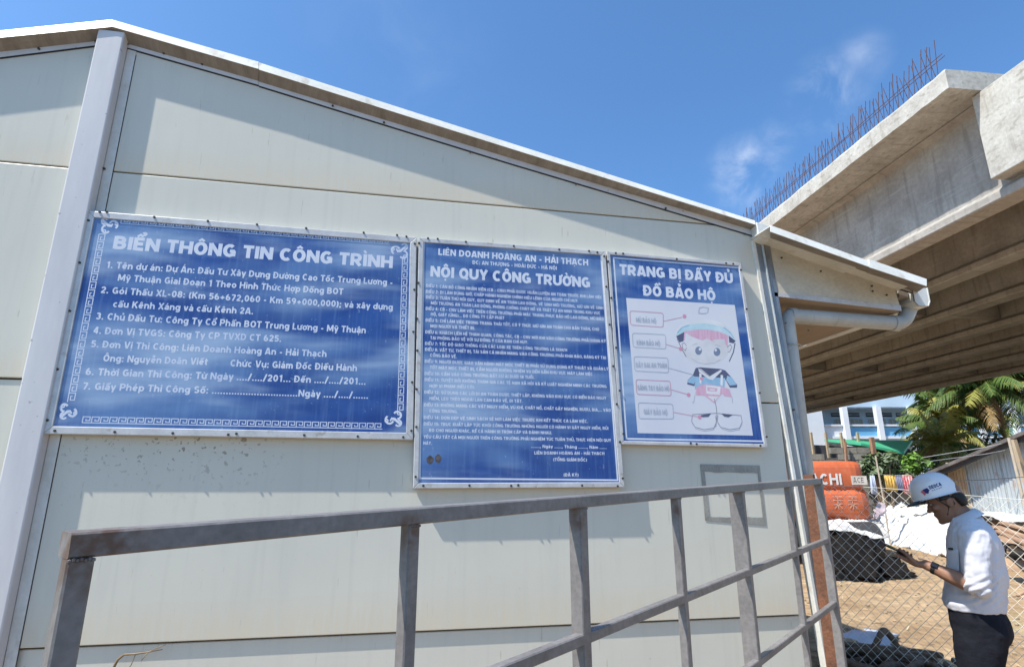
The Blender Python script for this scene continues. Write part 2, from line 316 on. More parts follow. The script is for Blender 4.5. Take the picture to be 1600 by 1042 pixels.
def glyph_strokes(ch, x, t):
    """strokes of one character at x, and its advance"""
    if ch in 'Đđ':
        base = 'D' if ch == 'Đ' else 'd'; w, st = GL[base]; st = [list(s) for s in st]
        extra = [[(-.06,.5),(.34,.5)]] if ch == 'Đ' else [[(.36,.86),(.72,.86)]]
        return [[(px+x,py) for px,py in s] for s in st], [[(px+x,py) for px,py in s] for s in extra], w
    d = unicodedata.normalize('NFD', ch); b = d[0]; w, st = GL.get(b, GL['.']); low = b.islower(); marks = d[1:]; extra = []
    if b == 'i' and marks: st = [_V(.11,0,.72)] if any(k != '\u0323' for k in marks) else st
    top = .80 if low else 1.08; cx = w/2; k = 0; stacked = '\u0302' in marks or '\u0306' in marks
    for mk in marks:
        if mk == '\u0302': extra.append([(cx-.17,top),(cx,top+.15),(cx+.17,top)])
        elif mk == '\u0306': extra.append(arc(cx,top+.17,.15,.14,200,340,5))
        elif mk == '\u031b': extra.append([(w-.1,(.62 if low else .88)),(w+.04,(.68 if low else .94)),(w+.05,(.82 if low else 1.1))])
        elif mk == '\u0323': extra.append([(cx,-.14),(cx,-.29)])
        else:
            ox, oy = (.2, top+.06) if stacked else (0, top+.02); X = cx+ox
            if mk == '\u0301': extra.append([(X-.05,oy),(X+.1,oy+.19)])
            elif mk == '\u0300': extra.append([(X+.05,oy),(X-.1,oy+.19)] if not stacked else [(X+.14,oy),(X+.0,oy+.19)])
            elif mk == '\u0309': extra.append(arc(X+.02,oy+.17,.09,.08,170,-90,6)+[(X+.02,oy)])
            elif mk == '\u0303': extra.append([(cx-.18,top+(.24 if stacked else .05)),(cx-.06,top+(.32 if stacked else .13)),(cx+.06,top+(.24 if stacked else .05)),(cx+.18,top+(.32 if stacked else .13))])
    return [[(px+x,py) for px,py in s] for s in st], [[(px+x,py) for px,py in s] for s in extra], w
def text(mb, s, frame, width, cap, t=.2, mark=.11, gap=.1, k=None, lift=0.0001):
    """frame(u, v, n) -> 3D point; u runs 0..width, v in metres, n proud of the surface"""
    x = 0; items = []
    for ch in s:
        a, b, w = glyph_strokes(ch, x, t); items.append((a, b)); x += w+(gap if ch != ' ' else .06)
    x -= gap; sx = width/x; q = 0
    for a, b in items:
        q = 0
        for st, tt in [(z, t) for z in a]+[(z, mark) for z in b]:
            for quad in ribbon(st, tt):
                mb.add([frame(p.x*sx, p.y*cap, lift+q*.00001) for p in quad], ((0,1,2,3),), k)
            q += 1
# ------------------------------------------------------------------ ground
def ground():
    m = pm('dry_soil', (.40,.285,.17), (.27,.18,.10), scale=.9, rough=.95, fine=.34, bump=1.0, bscale=9, spec=.1)
    mul_layer(m, noise_fac(m, 5, .55, .7, .6), (.30,.23,.15))
    mul_layer(m, noise_fac(m, 24, .60, .70, .55, (1,2.5,1)), (.50,.39,.25))
    mul_layer(m, noise_fac(m, .25, .55, .7, .5), (.22,.2,.1))
    mb = MB(); nx, ny = 90, 90; x0, x1, y0, y1 = -4., 40., -4., 40.
    idx = [[0]*(ny+1) for _ in range(nx+1)]
    for i in range(nx+1):
        for j in range(ny+1):
            x = x0+(x1-x0)*i/nx; y = y0+(y1-y0)*j/ny; e = min(1, min(i, nx-i, j, ny-j)/6)
            h = (noise.noise((x*.35, y*.35, 0))*.10+noise.noise((x*1.3, y*1.3, 3))*.05)*e
            if y > 3.0 and x < 2.6: h = min(h, 0)
            idx[i][j] = len(mb.v); mb.v.append((x, y, h-.0))
    for i in range(nx):
        for j in range(ny): mb.f.append([idx[i][j], idx[i+1][j], idx[i+1][j+1], idx[i][j+1]]); mb.m.append(0)
    B = 900
    ring = [(x0,y0),(x1,y0),(x1,y1),(x0,y1)]; out = [(-B,-B),(B,-B),(B,B),(-B,B)]
    for i in range(4):
        a, b = ring[i], ring[(i+1)%4]; c, d = out[(i+1)%4], out[i]
        mb.quad((*d,0),(*c,0),(*b,0),(*a,0))
    o = mb.build('ground', m, smooth=True, fix=False); tag(o, 'dry sandy soil ground of the building site', 'ground', kind='structure')
    # loose clods and straw
    s = MB(); rnd = random.Random(3)
    for i in range(2600):
        x = rnd.uniform(3.2, 17); y = rnd.uniform(2.5, 17)
        z = (noise.noise((x*.35, y*.35, 0))*.10+noise.noise((x*1.3, y*1.3, 3))*.05)
        a = rnd.uniform(0, pi); l = rnd.uniform(.02, .09); w = rnd.uniform(.002, .006); d = Vector((cos(a), sin(a), rnd.uniform(-.1,.2)))*l; n = Vector((-sin(a), cos(a), 0))*w
        p = Vector((x, y, z+.012)); k = rnd.choice((0,0,1))
        if rnd.random() < .55: s.hexa([p-d-n, p+d-n, p+d+n, p-d+n], [v+Vector((0,0,w)) for v in (p-d-n, p+d-n, p+d+n, p-d+n)], k)
        else:
            r = rnd.uniform(.01, .035); s.ell(p, (r, r*rnd.uniform(.6,1), r*.6), Matrix.Rotation(a,3,'Z'), 6, 2)
    o = s.build('straw_litter', [pm('straw', (.60,.50,.32), (.48,.38,.22)), pm('straw_dark', (.25,.19,.12)), pm('clod', (.40,.31,.21), (.28,.21,.14), rough=.95)], fix=False)
    tag(o, 'straw bits and soil clods littering the sandy ground', 'litter', kind='stuff')
ground()
def bounce_cutter():
    m = pm('bounce_cutter_dark', (.13,.125,.12), (.085,.08,.078), scale=3, rough=.95, fine=.3, bump=.6, bscale=30)  # unseen dark slab, added to cut ground bounce on gate and wall
    mb = MB(); mb.hexa([(-30,-40,.09),(3.0,-40,.09),(2.6,1.2,.09),(-30,1.2,.09)], [(-30,-40,.13),(3.0,-40,.13),(2.6,1.2,.13),(-30,1.2,.13)]); o = mb.build('bounce_cutter_slab', m); tag(o, 'added dark slab out of view before the site office, cutting ground bounce', 'bounce_cutter', kind='structure')
bounce_cutter()
# ------------------------------------------------------------------ site office building
S = 3.1
def build_office():
    b = thing('site_office', 'cream panel site office building with a gable roof and grey drainpipe', 'building', (0,S,0))
    P = b.location
    def loc(p): return Vector(p)-P
    XL, XP, XC = -8.0, -1.72, 2.235           # far left, gable post axis, right corner
    RX, RZ = -1.76, 4.16                       # underside of ridge at the wall
    def rz(x): return RZ-(.2035*(x-RX) if x < -.95 else .165+.2375*(x+.95)) if x > RX else RZ-.215*(RX-x)
    sr1, sr2, sr3 = 3.277, 2.125, .955
    g = .004
    def panel(poly, dy=0, th=.05):
        mb = MB(); mb.prism([(x, dy, z) for x, z in poly], (0, th, 0)); o = mb.build('wall_panel', M_WALL, b); bevel(o, .004, 2); return o
    # right of the gable post
    xs = (XP, XC); n = 6
    seam_hit = -.95+(RZ-.165-sr1)/.2375
    panel([(XP, sr1+g), (seam_hit-.02, sr1+g), (-.95, rz(-.95)), (XP, rz(XP))])
    xq = min(XC, seam_hit)
    panel([(XP, sr2+g), (XC, sr2+g), (XC, rz(XC)), (xq, sr1-g), (XP, sr1-g)])
    panel([(XP, sr3+g), (XC, sr3-.008+g), (XC, sr2-g), (XP, sr2-g)])
    panel([(XP, -.05), (XC, -.05), (XC, sr3-.014), (XP, sr3-.006)], dy=.016)
    # left of the gable post
    panel([(XL, sr1+g), (XP-.004, sr1+g), (XP-.004, rz(XP)), (XL, rz(XL))]) if rz(XL) > sr1 else panel([(RX-(RZ-sr1)/.215, sr1+g), (XP-.004, sr1+g), (XP-.004, RZ)])
    panel([(-6.8, 2.14+g), (XP-.004, 2.14+g), (XP-.004, sr1-g), (-6.0, sr1-g), (-6.8, rz(-6.8))])
    panel([(-6.8, 1.347+g), (XP-.004, 1.347+g), (XP-.004, 2.14-g), (-6.8, 2.14-g)], dy=.008)
    panel([(-6.8, -.05), (XP-.004, -.05), (XP-.004, 1.347-g), (-6.8, 1.347-g)], dy=.014)
    # body behind: dark core, side and back walls
    mb = MB(); mb.prism([(-6.75,.056,-.05),(XC-.02,.056,-.05),(XC-.02,.056,rz(XC)-.05),(RX,.056,RZ-.03),(-6.75,.056,rz(-6.75)-.05)], (0,.02,0)); mb.build('wall_core', M_DARK, b)
    mb = MB(); mb.box((XC-.03, 5.6, 1.6), (.06, 11.0, 3.32)); mb.box((-6.78, 5.6, 1.55), (.06, 11.0, 3.2))
    mb.prism([(-6.75,11.1,-.05),(XC-.06,11.1,-.05),(XC-.06,11.1,rz(XC)-.08),(RX,11.1,RZ-.06),(-6.75,11.1,rz(-6.75)-.08)], (0,.06,0)); mb.build('side_wall', M_WALL, b)
    # gable post (box) and the flashing strips beside it
    def wl(px, py, dy=0): return ony(px, py, S+dy)-P
    d = -.062
    tl, tr = wl(160,60,d), wl(193,58,d); bl, br = wl(-22,1042,d), wl(-6,1042,d)
    def ext(a, c, z): t = (z-a.z)/(c.z-a.z); return Vector((a.x+(c.x-a.x)*t, d, z))
    tl, tr = wl(164,58,d), wl(193,60,d); t2, b2 = wl(64,679,d), wl(-2,1010,d)
    xr = lambda z: tr.x+(b2.x-tr.x)*(tr.z-z)/(tr.z-b2.z)
    wpost = .135
    q0 = [Vector((xr(0)-wpost,d,0)), Vector((xr(0),d,0)), Vector((xr(4.12),d,4.115)), Vector((xr(4.12)-wpost,d,4.115))]
    mb = MB(); mb.hexa(q0, [v+Vector((0,-d-.001,0)) for v in q0]); o = mb.build('gable_post', M_POST, b); bevel(o, .008, 3)
    mb = MB()
    for s_ in (0, 1):
        x0 = (lambda z: xr(z)+.001) if s_ == 0 else (lambda z: xr(z)-wpost-.022)
        w = .045 if s_ == 0 else .021
        q = [Vector((x0(0),-.004,0)), Vector((x0(0)+w,-.004,0)), Vector((x0(4.0)+w,-.004,4.06)), Vector((x0(4.0),-.004,4.06))]
        mb.hexa(q, [v+Vector((0,.0035,0)) for v in q])
    mb.build('flashing_strip', M_TRIM, b)
    mb = MB()
    q = [Vector((xr(0)+.047,-.0025,0)), Vector((xr(0)+.0495,-.0025,0)), Vector((xr(4.0)+.0495,-.0025,4.02)), Vector((xr(4.0)+.047,-.0025,4.02))]
    mb.hexa(q, [v+Vector((0,.002,0)) for v in q]); mb.build('flashing_gap', M_DARK, b)
    # barge flashing: fascia + soffit + leg on the wall, in lengths butted at joints
    def barge(T, Bm, Wl, Fl, porch=False):
        """pairs of pixels: fascia top, fascia bottom, soffit at the wall, lower edge of the leg"""
        o1, o2 = (-.052, -.072) if not porch else (-.22, -.245)
        mb = MB()
        a = [wl(*T[0],o1), wl(*T[1],o1)]; c = [wl(*Bm[0],o2), wl(*Bm[1],o2)]; e = [wl(*Wl[0],-.006), wl(*Wl[1],-.006)]; f = [wl(*Fl[0],-.006), wl(*Fl[1],-.006)]
        up_ = Vector((0,.0,.004)); bk = Vector((0,.0,0.0))
        top = [v+Vector((0,.30,.008)) for v in a]
        mb.hexa([c[0], c[1], a[1], a[0]], [c[0]+Vector((0,.004,.0)), c[1]+Vector((0,.004,0)), a[1]+Vector((0,.004,-.002)), a[0]+Vector((0,.004,-.002))])
        mb.hexa([a[0], a[1], top[1], top[0]], [v+Vector((0,0,-.006)) for v in (a[0]+Vector((0,.005,0)), a[1]+Vector((0,.005,0)), top[1], top[0])])
        o = mb.build('barge_flashing', M_TRIM, b)
        mb = MB()
        ce = [c[0]+Vector((0,.004,.001)), c[1]+Vector((0,.004,.001))]
        mb.hexa([ce[0], ce[1], e[1], e[0]], [v+Vector((0,0,.004)) for v in (ce[0], ce[1], e[1], e[0])])
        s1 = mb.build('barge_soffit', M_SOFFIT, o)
        mb = MB(); mb.hexa([f[0], f[1], e[1], e[0]], [v+Vector((0,.005,0)) for v in (f[0], f[1], e[1], e[0])]); mb.build('barge_leg', M_POST, o)
        mb = MB(); dk = Vector((0,0,-.007)); mb.hexa([f[0]+dk, f[1]+dk, f[1], f[0]], [v+Vector((0,.004,0)) for v in (f[0]+dk+Vector((0,.002,0)), f[1]+dk+Vector((0,.002,0)), f[1], f[0])]); mb.build('shadow_gap', M_DARK, o)
        return o
    barge([(-120,60),(175,31)], [(-120,71),(175,42)], [(-120,95),(175,62)], [(-120,105),(175,68)])
    barge([(175,31),(404,97)], [(175,42),(404,108)], [(175,62),(404,127)], [(175,68),(404,133)])
    barge([(404.6,98),(800,224.5),], [(404.6,109),(800,233)], [(404.6,128),(800,248)], [(404.6,134),(800,256)])
    barge([(800,224.5),(1180,345)], [(800,233),(1180,351)], [(800,248),(1180,361)], [(800,256),(1180,369)])
    barge([(1204,352),(1358,408)], [(1204,362),(1358,417)], [(1204,378),(1352,429)], [(1204,381),(1352,432)], True)
    barge([(1358,405),(1448,436)], [(1358,417.5),(1448,447)], [(1352,429.5),(1433,457)], [(1352,432.5),(1433,460)], True)
    mb = MB(); q = [wl(1182,347,-.076), wl(1206,353,-.076), wl(1201,377,-.076), wl(1186,371,-.076)]; mb.hexa(q, [v+Vector((0,.07,0)) for v in q]); o = mb.build('joint_cover', M_TRIM, b); bevel(o, .004)
    # roof sheets
    rT = wl(175,31,-.085); eT = wl(1448,436,-.085); eL = Vector((-7.3, -.085, rT.z-.215*(rT.x+7.3)))
    kT = wl(404,97,-.085); k2 = wl(1180,345,-.085)
    for A, B_ in ((rT, kT), (kT, k2), (k2, eT), (rT, eL)):
        mb = MB(); dz = Vector((0,0,.003)); q = [A+Vector((0,.10,-.004)), B_+Vector((0,.10,-.004)), B_+Vector((0,11.4,-.004)), A+Vector((0,11.4,-.004))]
        mb.hexa(q, [v+Vector((0,0,-.05)) for v in q]); mb.build('roof_sheet', M_TRIM, b)
    # corner post: white strip and two galvanised channels
    def post(px0, px1, dy, th, m, name):
        # px pairs given on the line y=384 and y=1042
        q = [wl(px0[1],1042,dy), wl(px1[1],1042,dy), wl(px1[0],375,dy), wl(px0[0],375,dy)]
        q[0] = q[0]+(q[0]-q[3])*.6; q[1] = q[1]+(q[1]-q[2])*.6
        mb = MB(); mb.hexa(q, [v+Vector((0,th,0)) for v in q]); o = mb.build(name, m, b); bevel(o, .003); return o
    post((1174.5,1291), (1180,1296), -.009, .05, M_TRIM, 'corner_trim')
    post((1180.3,1296.3), (1189,1304), -.008, .06, M_GALV, 'corner_channel')
    post((1189.3,1304.3), (1192,1307), -.016, .06, M_GALVL, 'corner_channel')
    post((1192.3,1307.3), (1202,1316), -.004, .06, M_GALV, 'corner_channel')
    # porch infill triangle, its ceiling and the eaves gutter
    iL0, iL1, iR1, iR0 = wl(1199,381,.0), wl(1210,462,0), wl(1408,485,0), wl(1396,444,0)
    mb = MB(); mb.hexa([iL1, iR1, iR0, iL0], [v+Vector((0,.03,0)) for v in (iL1, iR1, iR0, iL0)]); mb.build('porch_infill', pm('infill_board', (.60,.56,.46), (.48,.44,.36), scale=4, rough=.6, fine=.08, stretch=(1,1,1.5)), b)
    mb = MB(); q = [iL1+Vector((0,-.004,-.004)), iR1+Vector((0,-.004,-.004)), iR1+Vector((0,-.004,.034)), iL1+Vector((0,-.004,.022))]; mb.hexa(q, [v+Vector((0,.004,0)) for v in q]); mb.build('infill_edge', M_FRAME, b)
    zc = iR1.z
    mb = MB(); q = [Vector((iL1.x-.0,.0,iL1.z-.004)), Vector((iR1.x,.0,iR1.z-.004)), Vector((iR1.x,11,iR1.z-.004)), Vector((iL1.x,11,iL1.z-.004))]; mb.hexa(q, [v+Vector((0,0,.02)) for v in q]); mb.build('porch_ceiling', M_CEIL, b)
    for yy in (.42, 1.3): 
        mb = MB(); mb.box(((iL1.x+iR1.x)/2, yy, (iL1.z+iR1.z)/2-.0055), (iR1.x-iL1.x, .006, .003), Matrix.Rotation(math.atan2(iL1.z-iR1.z, iR1.x-iL1.x), 3, 'Y')); mb.build('board_joint', M_DARK, b)
    gx = (wl(1416,452,.03).x, wl(1440,455,.03).x); gz = (wl(1428,481,.03).z, wl(1428,455,.03).z)
    mb = MB(); a, c = gx; zb, zt = gz; y0 = -.02
    prof = [(a,zt),(a,zb+.03),(a+.025,zb),(c-.02,zb),(c,zb+.035),(c,zt+.012),(c-.006,zt+.012),(c-.006,zb+.037),(c-.022,zb+.006),(a+.027,zb+.006),(a+.006,zb+.032),(a+.006,zt)]
    mb.prism([(x,y0,z) for x, z in prof], (0,11.2,0)); mb.prism([(x,y0+.004,z) for x, z in prof[:6]], (0,.006,0)); mb.build('gutter', M_TRIM, b)
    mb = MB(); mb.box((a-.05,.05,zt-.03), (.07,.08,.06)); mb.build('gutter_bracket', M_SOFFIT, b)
    # drainpipe: gutter outlet, elbow, horizontal run, down the corner
    r = .049; top = wl(1424,474,.09); e1 = wl(1411,506,.09); e2 = wl(1228,493,.09); dn = wl(1259,745,.09)
    def bend(p0, pc, p1, rr, n=7):
        a = (p0-pc).normalized()*rr; c_ = (p1-pc).normalized()*rr; return [pc+a*(1-t)**2+c_*t**2 for t in [i/n for i in range(n+1)]]
    foot = Vector((dn.x+(dn.x-e2.x)*.05, dn.y, 0.02)); dirn = (dn-e2); foot = e2+dirn*((e2.z-.02)/(e2.z-dn.z))
    mb = MB(); pts = [top]+bend(top, e1, e2, .075)+bend(e1, e2, foot, .06)+[foot]; mb.tube(pts, r, 20); pipe = mb.build('drainpipe', M_PVC, b, smooth=True)
    for t0, t1 in ((.045,.10),(.93,.975)):
        mb = MB(); mb.tube([e1.lerp(e2,t0), e1.lerp(e2,t1)], r+.005, 20); mb.build('pipe_collar', M_PVC, pipe, smooth=False)
    for t0 in (.60,.80): mb = MB(); mb.tube([e1.lerp(e2,t0+.0), e1.lerp(e2,t0+.008)], r+.0015, 20); mb.build('pipe_joint', M_PVC, pipe)
    mb = MB(); mb.tube([e1.lerp(top,.85), e1.lerp(top,1.1)], r+.006, 20); mb.build('pipe_collar', M_PVC, pipe, smooth=False)
    w = e2.lerp(foot,.075); mb = MB()
    mb.tube([w+Vector((r*1.08*cos(t), -r*1.08*sin(t)*1.0, .004*sin(3*t))) for t in [i*pi/8-.2 for i in range(10)]], .004, 6)
    mb.tube([w+Vector((-.01,-.062,0)), w+Vector((-.04,-.07,-.03)), w+Vector((-.075,-.06,-.055))], .0025, 5); mb.tube([w+Vector((.02,-.055,0)), w+Vector((.06,-.05,-.015)), w+Vector((.085,-.05,-.005))], .0025, 5)
    mb.build('tie_wire', M_GALVL, b)
    # rivets under the barge and on the strips
    sc = MB(); sc.tube([(0,0,0),(0,-.006,0)], .0065, 8); me = sc.mesh('screw', M_SCREW)
    for i, (px, py) in enumerate(((40,68),(72,64),(103,62),(150,66),(161,61),(61,77),(199,70),(210,69),(256,84),(274,86),(316,101),(386,119),(163,264),(118,260),(37,862),(1188,371),(1195,375),(1164,366),(600,192),(735,238),(900,288),(1040,326),(520,166),(1227,505),(1263,516),(1221,403),(1282,424),(1362,447),(1363,455),(1385,461),(1240,640))):
        o = link(me, 'screw', b); o.location = wl(px, py, -.008)
    return b
build_office()
# ------------------------------------------------------------------ signs
def make_sign(name, label, corners, fw_, texts, screws, extra=None, t0=.2):
    yF = S-.052
    c = [ony(*p, yF) for p in corners]              # TL TR BR BL outer frame corners
    cen = (c[0]+c[1]+c[2]+c[3])/4
    s = thing(name, label, 'sign', cen); L = lambda p: Vector(p)-cen
    C4 = [L(p) for p in c]; mid = sum(C4, Vector())/4
    def inset(d):
        out = []
        for i in range(4):
            a = (C4[(i+1)%4]-C4[i]).normalized(); b_ = (C4[i-1]-C4[i]).normalized(); out.append(C4[i]+a*d+b_*d)
        return out
    I = inset(fw_)
    mb = MB(); B0 = [p+Vector((0,.006,0)) for p in inset(fw_-.004)]; mb.hexa([B0[3],B0[2],B0[1],B0[0]], [p+Vector((0,.012,0)) for p in (B0[3],B0[2],B0[1],B0[0])]); mb.build('board', M_BLUE, s)
    mb = MB(); dp = Vector((0,.046,0))
    for i in range(4):
        j = (i+1)%4; q = [C4[i], C4[j], I[j], I[i]]
        mb.hexa(q, [p+dp for p in q])
    o = mb.build('frame', M_FRAME, s); bevel(o, .003)
    yS = -.052+.006+S                                # printed surface
    def pl(px, py): return L(ony(px, py, yS))
    def frame_for(p0, p1, lift=0):
        a, b_ = pl(*p0), pl(*p1); ex = (b_-a); ln = ex.length; ex.normalize(); ez = Vector((-ex.z, 0, ex.x))
        if ez.z < 0: ez = -ez
        return (lambda u, v, n: a+ex*u+ez*v+Vector((0,-n-lift,0))), ln
    for part, m, lines in [(a, b_, [l]) for a, b_, c_ in texts if a == 'heading' for l in c_]+[t for t in texts if t[0] != 'heading']:
        mb = MB()
        for (txt, p0, p1, cappx, wt) in lines:
            fr, ln = frame_for(p0, p1); cp = (pl(p0[0], p0[1])-pl(p0[0]+cappx*.02, p0[1]-cappx)).length
            text(mb, txt, fr, ln, cp, t=wt, mark=wt*.62)
        mb.build(part, m, s, fix=False)
    sc = MB(); sc.tube([(0,.004,0),(0,-.0035,0)], .0062, 8); sc.tube([(0,-.0035,0),(0,-.005,0)], .0045, 6); me = sc.mesh('screw', M_SCREW)
    for (px, py) in screws:
        o = link(me, 'screw', s); o.location = L(ony(px, py, yF)); 
    if extra: extra(s, pl)
    return s
def ribs(mb, pts3, w, n=.0001, k=None):
    """flat printed line through 3D points lying in the sign plane (x, z)"""
    for q in ribbon([(p.x, p.z) for p in pts3], w): mb.add([(p.x, pts3[0].y-n, p.y) for p in q], ((0,1,2,3),), k)
z1 = lambda x, y: (60+x*.38388, 310+y*.38388)
T1 = [("1. Tên dự án: Dự Án: Đầu Tư Xây Dựng Đường Cao Tốc Trung Lương -",(275,283),(1442,355),27),
("Mỹ Thuận Giai Đoạn 1 Theo Hình Thức Hợp Đồng BOT",(322,335),(1240,392),27),("2. Gói Thầu XL-08: (Km 56+672,060 - Km 59+000,000); và xây dựng",(252,385),(1442,455),27),
("cầu Kênh Xáng và cầu Kênh 2A.",(302,442),(874,472),27),("3. Chủ Đầu Tư: Công Ty Cổ Phần BOT Trung Lương - Mỹ Thuận",(232,492),(1332,549),28),
("4. Đơn Vị TVGS: Công Ty CP TVXD CT 625.",(222,550),(988,584),28),("5. Đơn Vị Thi Công: Liên Doanh Hoàng An - Hải Thạch",(212,605),(1172,645),28),
("Ông: Nguyễn Doãn Viết",(262,663),(688,678),28),("Chức Vụ: Giám Đốc Điều Hành",(780,683),(1296,703),28),
("6. Thời Gian Thi Công: Từ Ngày ..../..../201... Đến ..../..../201...",(190,718),(1332,758),29),
("7. Giấy Phép Thi Công Số: ...............................Ngày ..../..../......",(178,777),(1342,815),29)]
T1 = [(a, z1(*p), z1(*q), c*.384, .205) for a, p, q, c in T1]
def extra1(s, pl):
    mb = MB()
    def meander(p0, p1, w, n, flip):
        a, b = pl(*z1(*p0)), pl(*z1(*p1)); ex = (b-a); ln = ex.length; ex.normalize(); ez = Vector((-ex.z,0,ex.x))*(-1 if flip else 1); c = ln/n
        for i in range(n):
            cell = [(0,0),(0,1),(.78,1),(.78,.36),(.36,.36),(.36,.62)]
            ribs(mb, [a+ex*(c*(i+x))+ez*(w*y) for x, y in cell], w*.15)
            ribs(mb, [a+ex*(c*(i+.0))+ez*0, a+ex*(c*(i+1.0))+ez*0], w*.15, .00012)
    meander((335,102),(1430,188),.028,33,False); meander((178,912),(1400,938),.028,36,False)
    meander((247,145),(118,828),.028,20,False); meander((1482,238),(1462,868),.028,20,False)
    for (x, y, sx, sy) in ((288,100,1,1),(1472,203,-1,1),(120,878,1,-1),(1447,908,-1,-1)):
        def q(u, v): return pl(*z1(x+u*sx, y+v*sy))
        def cur(cx, cy, r, a, b, w): ribs(mb, [q(cx+px*r, cy+py*r) for px, py in arc(0,0,1,1,a,b,10)], w, .0001+.00001*(len(mb.f)%7))
        cur(18,8,16,200,420,.010); cur(-14,26,15,30,270,.010); cur(-18,-6,12,90,330,.009); cur(2,2,12,0,180,.008); cur(30,4,6,0,360,.006); cur(-20,34,6,0,360,.006)
        ribs(mb, [q(-30,-14), q(-8,6), q(12,14)], .012, .0002)
    mb.build('border_print', M_INK2, s, fix=False)
make_sign('information_board', 'large faded blue project information board with a key-pattern border, beside the white post', ((137,329),(651,371),(645.5,687),(66.5,677.5)), .036,
  [('heading', M_INK, [("BIỂN THÔNG TIN CÔNG TRÌNH", z1(303,205), z1(1440,284), 20, .25)]), ('lettering', M_INK2, T1)],
  [z1(*p) for p in ((250,56),(278,55),(472,77),(690,93),(890,107),(1090,122),(1324,140),(1460,150),(1498,156),(204,90),(168,262),(128,458),(78,695),(37,902),(67,945),(311,950),(547,955),(773,961),(806,957),(1082,963),(1300,968),(1485,971),(1518,945),(1521,748),(1526,543),(1530,372),(1532,185))], extra1)
z2 = lambda x, y: (630+x*.23033, 350+y*.23033)
z2b = lambda x, y: (630+x*.23033, 550+y*.23033)
T2 = [("ĐIỀU 1: CÁN BỘ CÔNG NHÂN VIÊN (CB - CNV) PHẢI ĐƯỢC HUẤN LUYỆN AN TOÀN TRƯỚC KHI LÀM VIỆC",(155,428),(1350,508)),
("ĐIỀU 2: ĐI LÀM ĐÚNG GIỜ, CHẤP HÀNH NGHIÊM CHỈNH HIỆU LỆNH CỦA NGƯỜI CHỈ HUY.",(154,468),(1190,532)),
("ĐIỀU 3: TUÂN THỦ NỘI QUY, QUY ĐỊNH VỀ AN TOÀN LAO ĐỘNG, VỆ SINH MÔI TRƯỜNG, GIỮ GÌN VỆ SINH",(154,506),(1358,580)),
("MÔI TRƯỜNG AN TOÀN LAO ĐỘNG, PHÒNG CHỐNG CHÁY NỔ VÀ TRẬT TỰ AN NINH TRONG KHU VỰC",(187,546),(1338,615)),
("ĐIỀU 4: CB - CNV LÀM VIỆC TRÊN CÔNG TRƯỜNG PHẢI MẶC TRANG PHỤC BẢO HỘ LAO ĐỘNG, MŨ BẢO",(153,583),(1360,655)),
("HỘ, GIÀY (ỦNG)... DO CÔNG TY CẤP PHÁT",(187,622),(686,648)),("ĐIỀU 5: CHỈ LÀM VIỆC TRONG TRẠNG THÁI TỐT, CÓ Ý THỨC GIỮ GÌN AN TOÀN CHO BẢN THÂN, CHO",(152,662),(1330,725)),
("MỌI NGƯỜI VÀ THIẾT BỊ.",(184,702),(487,716)),("ĐIỀU 6: KHÁCH LIÊN HỆ THAM QUAN, CÔNG TÁC, CB - CNV MỚI KHI VÀO CÔNG TRƯỜNG PHẢI ĐĂNG KÝ",(150,742),(1375,805)),
("TẠI PHÒNG BẢO VỆ VỚI SỰ ĐỒNG Ý CỦA BAN CHỈ HUY.",(183,782),(848,812)),("ĐIỀU 7: TỐC ĐỘ GIAO THÔNG CỦA CÁC LOẠI XE TRÊN CÔNG TRƯỜNG LÀ 5KM/H",(148,820),(1112,865)),
("ĐIỀU 8: VẬT TƯ, THIẾT BỊ, TÀI SẢN CÁ NHÂN MANG VÀO CÔNG TRƯỜNG PHẢI KHAI BÁO, ĐĂNG KÝ TẠI",(148,860),(1376,917)),("CỔNG BẢO VỆ.",(182,900),(364,909))]
